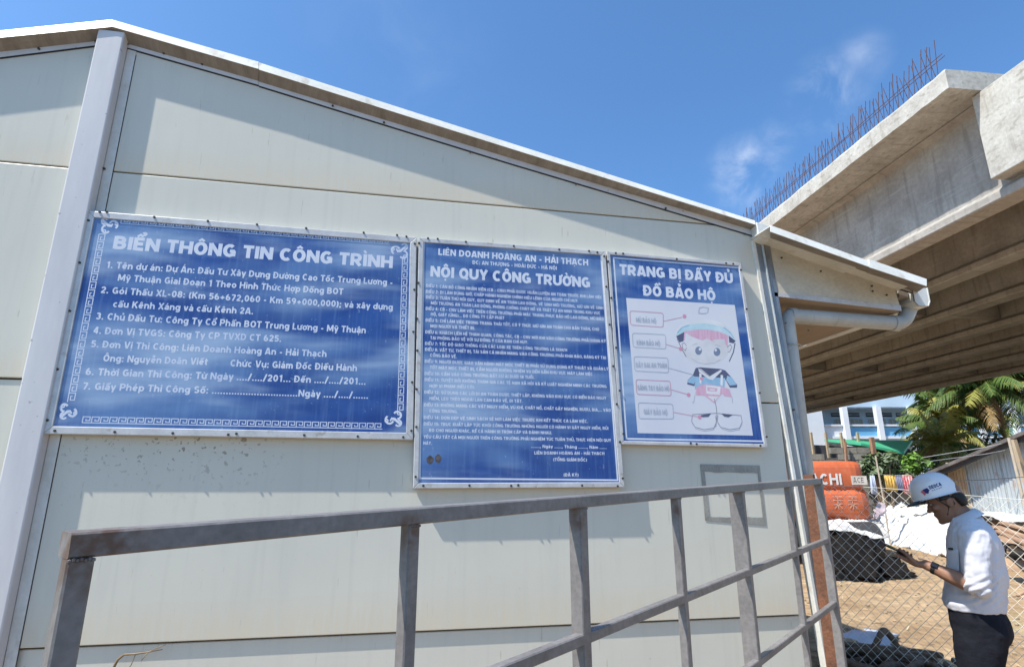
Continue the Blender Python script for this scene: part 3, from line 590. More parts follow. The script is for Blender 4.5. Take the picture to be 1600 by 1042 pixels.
T2b = [("ĐIỀU 9: NGƯỜI ĐƯỢC GIAO VẬN HÀNH MÁY MÓC THIẾT BỊ PHẢI SỬ DỤNG ĐÚNG KỸ THUẬT VÀ QUẢN LÝ",(146,72),(1392,125)),
("TỐT MÁY MÓC THIẾT BỊ, CẤM NGƯỜI KHÔNG NHIỆM VỤ ĐẾN GẦN KHU VỰC MÁY LÀM VIỆC",(180,113),(1286,160)),("ĐIỀU 10: CẤM VÀO CÔNG TRƯỜNG BẤT CỨ AI DƯỚI 18 TUỔI.",(145,155),(890,182)),
("ĐIỀU 11: TUYỆT ĐỐI KHÔNG THAM GIA CÁC TỆ NẠN XÃ HỘI VÀ KỶ LUẬT NGHIÊM MINH CÁC TRƯỜNG",(145,196),(1380,243)),("HỢP VI PHẠM (NẾU CÓ).",(178,240),(487,247)),
("ĐIỀU 12: SỬ DỤNG CÁC LỐI ĐI AN TOÀN ĐƯỢC THIẾT LẬP, KHÔNG VÀO KHU VỰC CÓ BIỂN BÁO NGUY",(143,281),(1378,322)),("HIỂM, LEO TRÈO NGOÀI LAN CAN BẢO VỆ, ĐI TẮT.",(178,324),(810,343)),
("ĐIỀU 13: KHÔNG MANG CÁC VẬT NGUY HIỂM, VŨ KHÍ, CHẤT NỔ, CHẤT GÂY NGHIỆN, RƯỢU, BIA,... VÀO",(141,367),(1408,404)),("CÔNG TRƯỜNG.",(177,409),(370,414)),
("ĐIỀU 14: DỌN DẸP VỆ SINH SẠCH SẼ NƠI LÀM VIỆC TRƯỚC KHI KẾT THÚC CA LÀM VIỆC.",(140,453),(1254,480)),
("ĐIỀU 15: TRỤC XUẤT LẬP TỨC KHỎI CÔNG TRƯỜNG NHỮNG NGƯỜI CÓ HÀNH VI GÂY NGUY HIỂM, RỦI",(139,496),(1392,527)),("RO CHO NGƯỜI KHÁC, KỂ CẢ HÀNH VI TRỘM CẮP VÀ ĐÁNH NHAU.",(175,540),(1010,557)),
("YÊU CẦU TẤT CẢ MỌI NGƯỜI TRÊN CÔNG TRƯỜNG PHẢI NGHIÊM TÚC TUÂN THỦ, THỰC HIỆN NỘI QUY",(138,584),(1410,608)),("NÀY.",(136,627),(195,628)),
("......., Ngày ......, Tháng ......., Năm ......",(868,648),(1380,656)),("LIÊN DOANH HOÀNG AN - HẢI THẠCH",(890,693),(1365,697)),("(TỔNG GIÁM ĐỐC)",(1018,738),(1247,741)),("(ĐÃ KÝ)",(1088,842),(1190,843))]
T2 = [(a, z2(*p), z2(*q), 5.0, .2) for a, p, q in T2]+[(a, z2b(*p), z2b(*q), 5.0, .2) for a, p, q in T2b]
def extra2(s, pl):
    mb = MB(); q = [pl(*z2(140,122)), pl(*z2(1340,205)), pl(*z2b(1455,868)), pl(*z2b(112,855))]; ribs(mb, q+[q[0]], .0085); mb.build('border_print', M_INK, s, fix=False)
    mb = MB()
    for (x, y, rx, rz_) in ((182,730,.019,.021),(237,722,.017,.022)):
        c = pl(*z2b(x, y)); mb.add([c+Vector((0,-.0004,0))]+[c+Vector((rx*cos(2*pi*i/14)*(1+.12*sin(i*2.3)), -.0004, rz_*sin(2*pi*i/14)*(1+.1*cos(i*1.7)))) for i in range(14)], [(0,1+i,1+(i+1)%14) for i in range(14)])
    mb.build('burn_mark', pm('burn', (.05,.045,.045), (.12,.11,.12), scale=40), s)
make_sign('rules_board', 'tall faded blue board of small white site rules, in the middle of three', ((654.5,371),(946,392.5),(976,761),(645.5,763)), .027,
  [('heading', M_INK, [("LIÊN DOANH HOÀNG AN - HẢI THẠCH", z2(238,210), z2(1255,283), 10, .22), ("ĐC: AN THƯỢNG - HOÀI ĐỨC - HÀ NỘI", z2(470,272), z2(1042,312), 5.8, .2), ("NỘI QUY CÔNG TRƯỜNG", z2(185,356), z2(1268,432), 16.5, .25)]), ('lettering', M_INK, T2)],
  [z2(*p) for p in ((168,98),(234,102),(425,122),(750,150),(1058,174),(1260,184),(1316,193),(108,130),(103,400),(94,642),(96,858),(1363,220),(1378,426),(1400,682),(1424,964))]+[z2b(*p) for p in ((91,252),(88,507),(84,845),(136,905),(449,904),(732,906),(780,902),(1213,904),(1455,908),(1489,855),(1470,610),(1448,352))], extra2)
z3 = lambda x, y: (930+x*.32644, 380+y*.32644)
z4 = lambda x, y: (960+x*.23983, 440+y*.23983)
def extra3(s, pl):
    mb = MB(); q = [pl(*z3(88,70)), pl(*z3(690,118)), pl(*z3(803,947)), pl(*z3(150,935))]; ribs(mb, q+[q[0]], .009); mb.build('border_print', M_INK, s, fix=False)
    mb = MB(); q = [pl(*z3(148,262)), pl(*z3(668,296)), pl(*z3(755,920)), pl(*z3(203,908))]; mb.add([p+Vector((0,-.0001,0)) for p in q], ((3,2,1,0),))
    mb.build('poster_field', pm('poster_white', (.66,.67,.70), (.60,.61,.67), scale=2, rough=.4), s)
    cols = [pm('ink_lightblue', (.40,.58,.64), (.55,.68,.72), scale=14), pm('ink_pink', (.60,.33,.45), (.64,.45,.55), scale=20, stretch=(4,1,.4)), pm('ink_navy', (.10,.115,.20)),
            pm('ink_white', (.72,.73,.75)), pm('ink_greyblue', (.20,.25,.36)), pm('ink_blue', (.24,.42,.58), (.35,.52,.66), scale=14), pm('ink_line', (.24,.22,.28)), pm('ink_rose', (.66,.30,.42)), pm('ink_palegrey', (.44,.48,.56)), pm('ink_face', (.68,.68,.71))]
    mb = MB(); cnt = [0]
    def poly(pts, k):
        cnt[0] += 1; mb.add([pl(*z4(*p))+Vector((0,-.0002-.00001*cnt[0],0)) for p in pts], (list(range(len(pts)-1,-1,-1)),), k)
    def line(pts, k, w=.003):
        cnt[0] += 1; ribs(mb, [pl(*z4(*p)) for p in pts], w, .0002+.00001*cnt[0], k)
    def el(cx, cy, rx, ry, k): poly([(cx+rx*cos(2*pi*i/18), cy+ry*sin(2*pi*i/18)) for i in range(18)], k)
    el(597,440,150,105,9)
    poly([(395,352),(402,318),(430,285),(475,262),(560,248),(640,250),(715,275),(765,320),(792,378),(745,345),(680,322),(600,310),(520,312),(455,325),(415,345)], 3)
    poly([(400,345),(425,305),(475,278),(590,270),(720,298),(765,335),(790,382),(745,347),(680,325),(600,312),(520,313),(460,322),(410,362)], 0)
    line([(410,335),(440,300),(490,284)], 5, .007); line([(712,298),(752,330),(778,368)], 5, .007)
    poly([(455,325),(530,314),(600,312),(680,326),(742,350),(738,430),(722,402),(718,374),(640,378),(656,396),(600,370),(572,384),(500,356),(464,332),(458,385),(448,380)], 1)
    poly([(402,356),(455,328),(450,388),(424,396)], 2); poly([(745,352),(790,386),(776,402),(748,396)], 2)
    line([(408,372),(440,440),(468,490)], 6, .005); line([(786,400),(775,460),(748,520)], 2, .006)
    line([(470,420),(455,398),(440,405),(445,435),(462,450),(470,430)], 6); line([(735,428),(755,410),(765,425),(752,455),(738,460)], 6)
    el(548,450,22,27,4); el(668,458,22,27,4); el(557,440,8,9,3); el(660,446,8,9,3)
    line([(500,498),(540,525),(590,536),(650,530),(692,508)], 8, .003); line([(508,412),(540,404)], 8, .004); line([(655,412),(690,420)], 8, .004)
    poly([(530,562),(560,558),(690,568),(722,578),(760,620),(800,672),(798,690),(752,690),(725,640),(700,630),(540,622),(520,680),(474,668),(478,640),(510,610)], 2)
    poly([(512,612),(530,622),(520,668),(476,656),(480,640)], 5); poly([(735,612),(765,622),(798,672),(752,676),(728,640)], 5)
    poly([(525,618),(722,628),(716,690),(690,682),(600,672),(540,698),(524,700)], 5)
    poly([(545,564),(566,570),(622,615),(690,572),(702,580),(640,640),(612,634),(552,590)], 3); line([(548,566),(620,616),(692,572)], 6)
    poly([(552,596),(568,600),(566,665),(555,662)], 3); poly([(692,606),(708,610),(704,680),(690,672)], 3); poly([(556,622),(582,626),(580,642),(558,640)], 7)
    poly([(532,692),(560,672),(600,668),(690,680),(748,700),(766,752),(716,745),(700,728),(650,792),(586,742),(526,738)], 1)
    poly([(603,745),(684,748),(650,780)], 3); poly([(596,674),(692,684),(686,738),(600,730)], 3); poly([(604,686),(672,694),(668,716),(606,712)], 1); poly([(622,697),(655,701),(654,708),(622,706)], 3)
    line([(524,740),(516,790),(505,782)], 8); line([(766,752),(770,790)], 8)
    line([(650,762),(662,810),(668,860),(664,905),(660,945)], 6, .0035)
    for cx, cy, sx in ((585,905,1),(752,905,1)): line([(cx-78,cy-35),(cx-82,cy+5),(cx-60,cy+42),(cx,cy+58),(cx+62,cy+48),(cx+80,cy+8),(cx+72,cy-34)], 6, .0028); line([(cx-80,cy+15),(cx-55,cy+52),(cx,cy+68),(cx+60,cy+58),(cx+80,cy+20)], 8, .0028)
    line([(505,865),(665,856)], 6, .0028); line([(672,857),(828,872)], 6, .0028)
    poly([(548,872),(632,856),(612,880),(575,882)], 2); poly([(696,859),(770,868),(742,883),(715,878)], 2)
    for (a, b, c, d, k, txt, p0, p1) in (((100,190),(318,205),(318,297),(105,282),7,"MŨ BẢO HỘ",(140,263),(272,272)), ((117,335),(333,345),(335,438),(122,426),8,"KÍNH BẢO HỘ",(145,412),(298,419)),
        ((127,487),(348,497),(353,593),(133,581),8,"DÂY ĐAI AN TOÀN",(140,557),(342,562)), ((140,637),(363,648),(370,743),(146,733),7,"GĂNG TAY BẢO HỘ",(150,705),(358,713)), ((155,787),(380,797),(385,893),(160,891),8,"GIÀY BẢO HỘ",(190,862),(345,868))):
        Q = [Vector(p) for p in (a, b, c, d)]; out = []
        for i in range(4):
            p, n_, pr = Q[i], Q[(i+1)%4], Q[i-1]; e1 = p+(pr-p).normalized()*14; e2 = p+(n_-p).normalized()*14
            out += [e1, (e1+p+e2+p)/4, e2]
        line([tuple(v) for v in out+[out[0]]], k, .0035)
        A, B_ = pl(*z4(*p0)), pl(*z4(*p1)); ex = (B_-A); ln = ex.length; ex.normalize(); ez = Vector((-ex.z,0,ex.x))
        text(mb, txt, lambda u, v, n: A+ex*u+ez*v+Vector((0,-.0011-n,0)), ln, .029, t=.17, mark=.1, k=8)
    for pts, dot in (([(320,258),(440,232)],(456,226)), ([(335,408),(425,435)],(432,437)), ([(352,562),(510,605)],None), ([(370,703),(475,733)],(483,737)), ([(385,850),(548,880)],(555,882))):
        line(pts, 7 if dot else 8, .003)
        if dot: el(*dot, 12, 13, 7)
    line([(552,172),(580,165),(612,172),(606,205)], 8, .004); line([(552,172),(548,205),(575,208),(600,205)], 8, .004)
    mb.build('printed_figure', cols, s, fix=False)
make_sign('safety_poster', 'blue and white safety gear poster with a printed cartoon worker, nearest the corner', ((948.5,392.5),(1158,411),(1200,699),(970,694)), .02,
  [('heading', M_INK, [("TRANG BỊ ĐẦY ĐỦ", z3(118,150), z3(660,192), 16, .25), ("ĐỒ BẢO HỘ", z3(232,250), z3(577,275), 16, .25)])],
  [z3(*p) for p in ((98,48),(133,50),(390,76),(626,96),(660,99),(62,88),(77,262),(100,500),(117,705),(103,770),(135,912),(118,950),(457,957),(485,960),(790,968),(820,926),(787,716),(755,505),(724,315),(697,128))], extra3)
# ------------------------------------------------------------------ tape outline and twig on the wall
def tape():
    L = lambda p: ony(p[0], p[1], S-.003)
    o4 = [L(p) for p in ((1094,725),(1187,727),(1197.5,821),(1102,813))]; i4 = [L(p) for p in ((1101,737),(1184,739),(1192,808),(1109,808-1))]
    cen = sum(o4, Vector())/4; mb = MB(); r = random.Random(2)
    for i in range(4):
        j = (i+1)%4; n = 10; A = []; 
        for t in range(n):
            a0, a1 = o4[i].lerp(o4[j], t/n), o4[i].lerp(o4[j], (t+1)/n); b0, b1 = i4[i].lerp(i4[j], t/n), i4[i].lerp(i4[j], (t+1)/n)
            if t == 0: jb = [r.uniform(-.003,.003) for _ in range(n+1)]
            q = [p-cen for p in (a0, a1, b1+Vector((0,0,jb[t+1])), b0+Vector((0,0,jb[t])))]; mb.hexa(q, [p+Vector((0,.0012,0)) for p in q])
    o = mb.build('tape_outline', M_TAPE); o.location = cen; tag(o, 'worn rectangle of grey adhesive tape stuck on the cream wall panel', 'tape')
tape()
def twig():
    mb = MB(); P = [ony(*p, S-.02) for p in ((176,1046),(184,1030),(194,1022),(212,1021),(232,1018),(254,1014))]; c = P[0].copy(); P = [p-c for p in P]
    mb.tube(P, [.006,.006,.005,.0045,.003,.0015], 6); mb.tube([P[3], P[3]+Vector((-.012,0,-.045)), P[3]+Vector((-.03,0,-.07))], .002, 5); mb.tube([P[4], P[4]+Vector((.03,0,.012)), P[4]+Vector((.07,-.01,.03))], .002, 5)
    mb.tube([P[4], P[4]+Vector((-.02,-.01,-.03))], .002, 5); mb.tube([P[0], P[0]+Vector((-.05,-.01,-.3)), P[0]+Vector((-.02,0,-.9))], .006, 6)
    o = mb.build('dry_twig', pm('twig_bark', (.30,.22,.12), (.14,.09,.05), scale=20), smooth=True); o.location = c; tag(o, 'dry curled twig rising against the foot of the wall', 'twig')
twig()
# ------------------------------------------------------------------ gate
def gate():
    E = ony(1285,747,3.0); d = ray(1588,725).normalized(); Lg = 3.536
    g = thing('steel_gate', 'open galvanised steel bar gate standing in front of the signs', 'gate')
    O = E-d*Lg                                           # near top corner
    g.location = (O.x, O.y, 0); rz = math.atan2(d.y, d.x); g.rotation_euler = (0,0,rz)
    zt0, zt1 = O.z, E.z; sl_ = (zt1-zt0)/Lg
    top = lambda x: zt0+sl_*x-0
    # object coordinates: x along the gate; front face (camera side) at y = 0, tubes go back to +y
    RH, D = .030, .046
    def seg(name, x0, x1, zc, h, dep, y0=0):
        mb = MB(); off = Vector((0, y0+dep/2, 0)); bz = Vector((0,0,zt0))
        mb.bar(Vector((x0,0,zc(x0)))+off-bz, Vector((x1,0,zc(x1)))+off-bz, dep, h, (0,0,1), c=.0028); o = mb.build(name, M_GATE, g); o.location.z = zt0; return o
    seg('top_rail', 0.0, Lg-.004, lambda x: top(x)-RH/2, RH, D)
    drops = (.3225, .645, .9675, 1.29, 1.5)
    for k, dz in enumerate(drops): seg('rail', .0285, Lg-.043, lambda x: top(x)-dz-.013, .026, .026, .003)
    posts = [(0.0,.028,D), (2.998-0,0,0)]
    def upright(name, x0, w, dep, y0, z1=None, z0=.12):
        mb = MB(); ztop = (z1 if z1 else top(x0)-RH-.0005); bz = zt0
        mb.bar((x0+w/2, y0+dep/2, z0-bz), (x0+w/2, y0+dep/2, ztop-bz), w, dep, (0,1,0), c=.0025)
        for q in range(7): mb.ell((x0+w*(q+.5)/7, y0-.0005, ztop-bz-.0015+.001*(q%2)), (.0028,.0022,.0026), None, 6)
        o = mb.build(name, M_GATE, g); o.location.z = zt0
    upright('gate_stile', 0, .028, .028, 0)
    upright('gate_stile', Lg-.042, .040, .042, 0, z1=top(Lg)-.0005)
    for px, w, dep in ((644,.027,.026),(908,.035,.037),(1059,.029,.026),(1160,.029,.058),(1233,.027,.026)):
        z = 3.2864*(1588-1285)/(1588-px); L = Lg-(3.2864-z)/.7379
        upright('bar', L, w, dep, .0035)
    # hinge post of rusty angle steel behind the far end
    p = atd(1268,741,3.33); mb = MB(); w = .047; q = Vector((p.x,p.y,0)); a = Vector((d.x,d.y,0)).normalized(); n = Vector((a.y,-a.x,0))
    for A, B_ in ((a*w, n*.006), (a*.006, n*-.05)):
        c0 = [Vector(), A, A+B_, B_]; mb.hexa(c0, [v+Vector((0,0,p.z)) for v in c0])
    for zz in (1.45,.95,.4): mb.tube([a*(w+.004)+n*.004+Vector((0,0,zz-.05)), a*(w+.004)+n*.004+Vector((0,0,zz+.05))], .011, 10)
    o = mb.build('hinge_post', M_RUST); o.location = q; tag(o, 'rusty brown angle steel post at the hinge end of the gate', 'post')
gate()
# ------------------------------------------------------------------ bridge
def bridge():
    m_c = pm('bridge_concrete', (.39,.365,.33), (.30,.275,.245), scale=1.2, rough=.85, fine=.1, bump=.12, bscale=9)
    mul_layer(m_c, noise_fac(m_c, 2.2, .5, .72, .5, (.35,.35,1.6)), (.25,.235,.21)); mul_layer(m_c, noise_fac(m_c, 26, .68, .74, .4), (.2,.18,.16)); mul_layer(m_c, noise_fac(m_c, 1.6, .52, .68, .55, (.4,3.2,.35), 4), (.21,.195,.17)); mul_layer(m_c, noise_fac(m_c, 5, .6, .72, .4, (.5,.12,3), 3), (.46,.45,.43))
    m_s = pm('slab_concrete', (.50,.485,.44), (.38,.36,.32), scale=1.6, rough=.9, fine=.12, bump=.2, bscale=12)
    mul_layer(m_s, noise_fac(m_s, 9, .55, .7, .6, (1,.5,1)), (.24,.21,.17)); mul_layer(m_s, noise_fac(m_s, 2.4, .54, .7, .55, (.5,2.5,.4), 5), (.27,.245,.21))
    m_r = pm('rebar_rust', (.13,.06,.045), (.085,.045,.04), scale=20, rough=.8)
    b = thing('road_bridge', 'unfinished concrete girder bridge overhead with rusty rebar along its edge', 'bridge', (0,0,0), -math.atan(.06738))
    h = 6.2; zf = CH+h; Xf = h/.504; zw = CH+.694*(Xf+.27); dep = zw-zf          # flange line, web top
    zs = zw+.02; Xs = (zs-CH)/.779; zt = CH+.824*Xs; XR = h/.187
    y0, y1 = 9.6, 52
    n = 7; sp = (XR-Xf-.8)/(n-1); fw2 = .62
    prof = [(0,0),(fw2,0),(fw2,.20),(fw2-.22,.40),(fw2-.22,dep-.34),(fw2+.03,dep-.12),(fw2+.03,dep),(-.03,dep),(-.03,dep-.12),(.22,dep-.34),(.22,.40),(0,.20)]
    prof[0] = (0.03,0); prof.insert(0, (0,.03)); prof = [(0,.03),(.03,0),(fw2-.03,0),(fw2,.03),(fw2,.20),(fw2-.20,.36),(fw2-.20,dep-.26),(fw2+.02,dep-.10),(fw2+.02,dep),(-.0,dep),(-.0,dep-.02),(.20,dep-.10),(.20,.36),(0,.20)]
    mb = MB(); mb.prism([(x,0,z) for x, z in prof], (0,y1-y0,0)); me = None
    for i in range(n):
        if me is None: g = mb.build('girder', m_c, b); bevel(g, .02, 2, 30); me = g
        else: g = me.copy(); COL.objects.link(g); g.parent = b
        g.location = (Xf+sp*i, y0, zf)
    mb = MB(); cols = 60; e = [random.Random(5).uniform(-.0,.0)]; rr = random.Random(9)
    # slab with a slightly ragged outer edge
    rings = []
    for i in range(cols+1):
        y = y0+.3+(y1-y0-.3)*(i/cols)**1.6; j = rr.uniform(-.010,.012); j2 = rr.uniform(-.016,.012)
        rings.append([Vector((Xs+j,y,zs)), Vector((Xs+j*.5,y,zt-.06+j2)), Vector((Xs+.03+j*.4,y,zt+j2)), Vector((Xs+.7,y,zt)), Vector((XR+.9,y,zt)), Vector((XR+.9,y,zs))])
    mb.loft(rings); mb.build('deck_slab', m_s, b)
    Yb = .843*(zf+.35-CH)/.549; Xb = (zf+.40-CH)/.549; zb = zf+.40; Yb = .843*Xb
    mb = MB(); mb.box(((Xb+XR)/2, Yb-.9, (zb+zs-.03)/2), (XR-Xb, 1.8, zs-.03-zb)); g = mb.build('end_diaphragm', m_s, b); bevel(g, .02)
    for yy in (20, 31, 42):
        mb = MB()
        for i in range(n-1): mb.box((Xf+sp*i+fw2/2+sp/2, yy, zf+dep/2+.1), (sp-fw2+.36, .25, dep-.5))
        mb.build('cross_beam', m_c, b)
    for yy in (2.6, 51):
        mb = MB(); mb.box(((Xf+XR)/2, yy, zf-.65), (XR-Xf+1.0, 1.8, 1.25)); g = mb.build('pier_cap', m_c, b); bevel(g, .03)
        for xx in (Xf+2.5, XR-2.5): 
            mb = MB(); mb.tube([(xx,yy,-.3),(xx,yy,zf-1.27)], .8, 24); mb.build('pier', m_c, b, smooth=False)
    mb = MB(); mb.prism([(Xf+.5,1.8,zf-.02),(XR,1.8,zf-.02),(XR,1.8,zs),(Xf+.5,1.8,zs)], (0,1.0,0)); mb.build('bearing_wall', m_c, b)
    # starter bars: leaning pairs
    hb = (.905-.815)*Xs*.95
    ms = []
    for ln in (-1, 1):
        mb = MB(); mb.tube([(0,0,-.05),(0.0,ln*.10,hb*.55),(0.01,ln*.17,hb)], .0085, 5); ms.append(mb.mesh('rebar', m_r))
    y = y0+.6; i = 0; rr = random.Random(4)
    while i < 100:
        o = link(ms[i%2], 'rebar', b); o.location = (Xs+.10+.12*(i%2)+rr.uniform(-.02,.02), y+rr.uniform(-.03,.03), zt+.0); s_ = rr.uniform(.86,1.1); o.scale = (1,1,s_); o.rotation_euler = (rr.uniform(-.06,.06), rr.uniform(-.05,.05), 0)
        y += .085; i += 1
    mb = MB()
    for (xx, zz) in ((Xs+.14, zt+hb*.52), (Xs+.2, zt+hb*.50)): mb.tube([(xx, y0+.4+k*1.2, zz+rr.uniform(-.02,.02)) for k in range(24)], .009, 5)
    mb.build('long_rebar', m_r, b)
    # rest of the bars, far along the edge, as one stuff part
    mb = MB()
    for k in range(90):
        ln = (-1,1)[k%2]; yy = y+k*.12; xx = Xs+.10+.12*(k%2); mb.tube([(xx,yy,zt),(xx,yy+ln*.17,zt+hb*rr.uniform(.85,1.1))], .012, 4)
    tag(mb.build('far_rebar', m_r, b), kind='stuff')
bridge()
# ------------------------------------------------------------------ chain-link fence
def fence():
    A = atd(1262,757,5.6); B = atd(1600,778,4.75); dv = Vector((B.x-A.x, B.y-A.y, 0)); ln0 = dv.length; dv.normalize(); ln = ln0+1.6; zt = A.z; s0 = (B.z-A.z)/ln0
    f = thing('chain_link_fence', 'galvanised chain link fence behind the man in the hard hat', 'fence', (A.x,A.y,0), math.atan2(dv.y, dv.x))
    p = .080; mb = MB(); n = int(ln/(p/2)); H = 1.6; m = int(H/(p/2)); rr = random.Random(1)
    mw = pm('fence_wire', (.86,.82,.72), (.74,.69,.58), scale=30, rough=.5)
    for i in range(n):
        x = i*p/2; pts = []
        for j in range(m+1):
            zz = zt+s0*x-j*p/2*1.12-.01
            if zz < .03: break
            sag = .02*sin(x*2.1+j*.13)
            pts.append(Vector((x+(p/4+.0012)*(1 if (i+j)%2 else -1), .003*(1 if j%2 else -1)+sag*.5, zz+.012*sin(x*3.0))))
        mb.tube(pts, .0024, 4, cap=False)
    mb.build('wire_mesh', mw, f, fix=False)
    mb = MB(); mb.tube([(x*.2, 0, zt+s0*x*.2+.012*sin(x*.6)) for x in range(int(ln/.2)+1)], .0022, 5); mb.build('top_wire', mw, f)
    for x in (-.05, ln+.03):
        mb = MB(); mb.bar((x,.03,0),(x,.03,zt+s0*x+.06), .05, .05, (0,1,0), c=.005); mb.build('fence_post', M_GALV, f)
fence()
# ------------------------------------------------------------------ foliage helpers
def leaf_mat(name, c1, c2, sc=3):
    m = pm(name, c1, c2, scale=sc, rough=.5, spec=.3); return m
LEAF_G = leaf_mat('palm_green', (.045,.085,.018), (.10,.15,.035)); LEAF_Y = leaf_mat('palm_yellow', (.30,.28,.06), (.20,.20,.05)); LEAF_B = leaf_mat('palm_brown', (.22,.14,.06), (.30,.21,.09))
def palm(px, py, z, rfr, nfr, label, lean=0, base_px=None, seed=0, yellow=.25, trunk_r=.2):
    rr = random.Random(seed); c = atd(px, py, z); bx = c.x-lean; by = c.y
    if base_px is not None: q = atd(base_px, py, z); bx, by = q.x, q.y
    t = thing('coconut_palm', label, 'palm', (bx,by,0), 0, 'coconut palms behind the site'); C_ = Vector((c.x-bx, c.y-by, c.z))
    mb = MB(); N = 14; pts = []; rad = []
    for i in range(N+1):
        u = i/N; pts.append(Vector((C_.x*u*u, C_.y*u*u, C_.z*u))); rad.append(trunk_r*(1.5-.9*min(1,u*3)) if u < .33 else trunk_r*(.6+.4*(1-u))+(.012 if i%2 else 0))
    mb.tube(pts, rad, 10); mb.build('trunk', pm('palm_trunk', (.26,.19,.13), (.15,.11,.075), scale=5, rough=.9, bump=.6, bscale=20, stretch=(1,1,3)), t, smooth=True)
    mb = MB(); up_ = Vector((0,0,1))
    for k in range(nfr):
        a = 2.399*k+rr.uniform(-.3,.3); v = k/nfr; el = R(78-v*100)+rr.uniform(-.12,.12); L = rfr*rr.uniform(.85,1.15)
        kk = 2 if (v > .9 and rr.random() < .7) else (1 if rr.random() < yellow else 0)
        dirh = Vector((cos(a), sin(a), 0)); side = Vector((-sin(a), cos(a), 0)); pts = []; droop = L*rr.uniform(.45,.75)
        n = 20
        for i in range(n+1):
            u = i/n; pts.append(C_+dirh*(L*cos(el)*u)+up_*(L*sin(el)*u-droop*u*u*max(.25,cos(el)))+side*(.12*L*u*u*rr.choice((1,1))*sin(k)))
        mb.tube(pts, .03, 4, 1 if kk == 0 else kk, r1=.006)
        for i in range(2, n):
            for q in range(2):
                u = (i+q*.5)/n; p = pts[i].lerp(pts[min(i+1,n)], q*.5); d = (pts[min(i+1,n)]-pts[i-1]).normalized(); ll = L*.30*(sin(pi*min(1,u*.86+.12)))**.6*rr.uniform(.8,1.1)
                for sg in (-1, 1):
                    o = (side*sg*.75+d*.55-up_*(.25+rr.uniform(0,.55))).normalized(); w = d*.028*rfr/2.2
                    m_ = p+o*ll*.55; e = m_+(o-up_*.65).normalized()*ll*.5
                    mb.add([p-w, p+w, m_+w*.9, m_-w*.9, e], ((0,1,2,3),(3,2,4)), kk)
    mb.build('crown', [LEAF_G, LEAF_Y, LEAF_B], t, fix=False); return t
def bush(name, label, cat, c, r, n, leaf, mats, seed, group=None, ground_z=0):
    rr = random.Random(seed); c = Vector(c); t = thing(name, label, cat, (c.x,c.y,ground_z), 0, group); mb = MB(); cz = c.z-ground_z
    cl = [Vector((rr.uniform(-1,1)*r[0]*.75, rr.uniform(-1,1)*r[1]*.75, cz+rr.uniform(-1,1)*r[2]*.7)) for _ in range(16)]
    for i in range(n):
        q = rr.choice(cl); d = Vector((rr.gauss(0,1), rr.gauss(0,1), rr.gauss(0,1))).normalized(); p = q+Vector((d.x*r[0], d.y*r[1], d.z*r[2]))*.38*rr.uniform(.6,1.05)
        nrm = (d+Vector((0,0,.9))+Vector((rr.uniform(-.6,.6), rr.uniform(-.6,.6), 0))).normalized(); a = nrm.orthogonal().normalized(); a.rotate(Matrix.Rotation(rr.uniform(0,6.28),3,nrm)); b_ = nrm.cross(a); s_ = leaf*rr.uniform(.6,1.25)
        mb.add([p-a*s_, p+b_*s_*.42-nrm*s_*.1, p+a*s_-nrm*s_*.35, p-b_*s_*.42-nrm*s_*.1], ((0,1,2,3),), rr.randrange(len(mats)))
    mb.build('crown', mats, t, fix=False)
    mb = MB()
    for q in cl[:9]: mb.tube([(q.x*.1,q.y*.1,0), (q.x*.4,q.y*.4,q.z*.5), tuple(q)], .03, 5, r1=.01)
    mb.build('trunk', pm('bush_stem', (.20,.15,.10), (.12,.09,.06)), t); return t
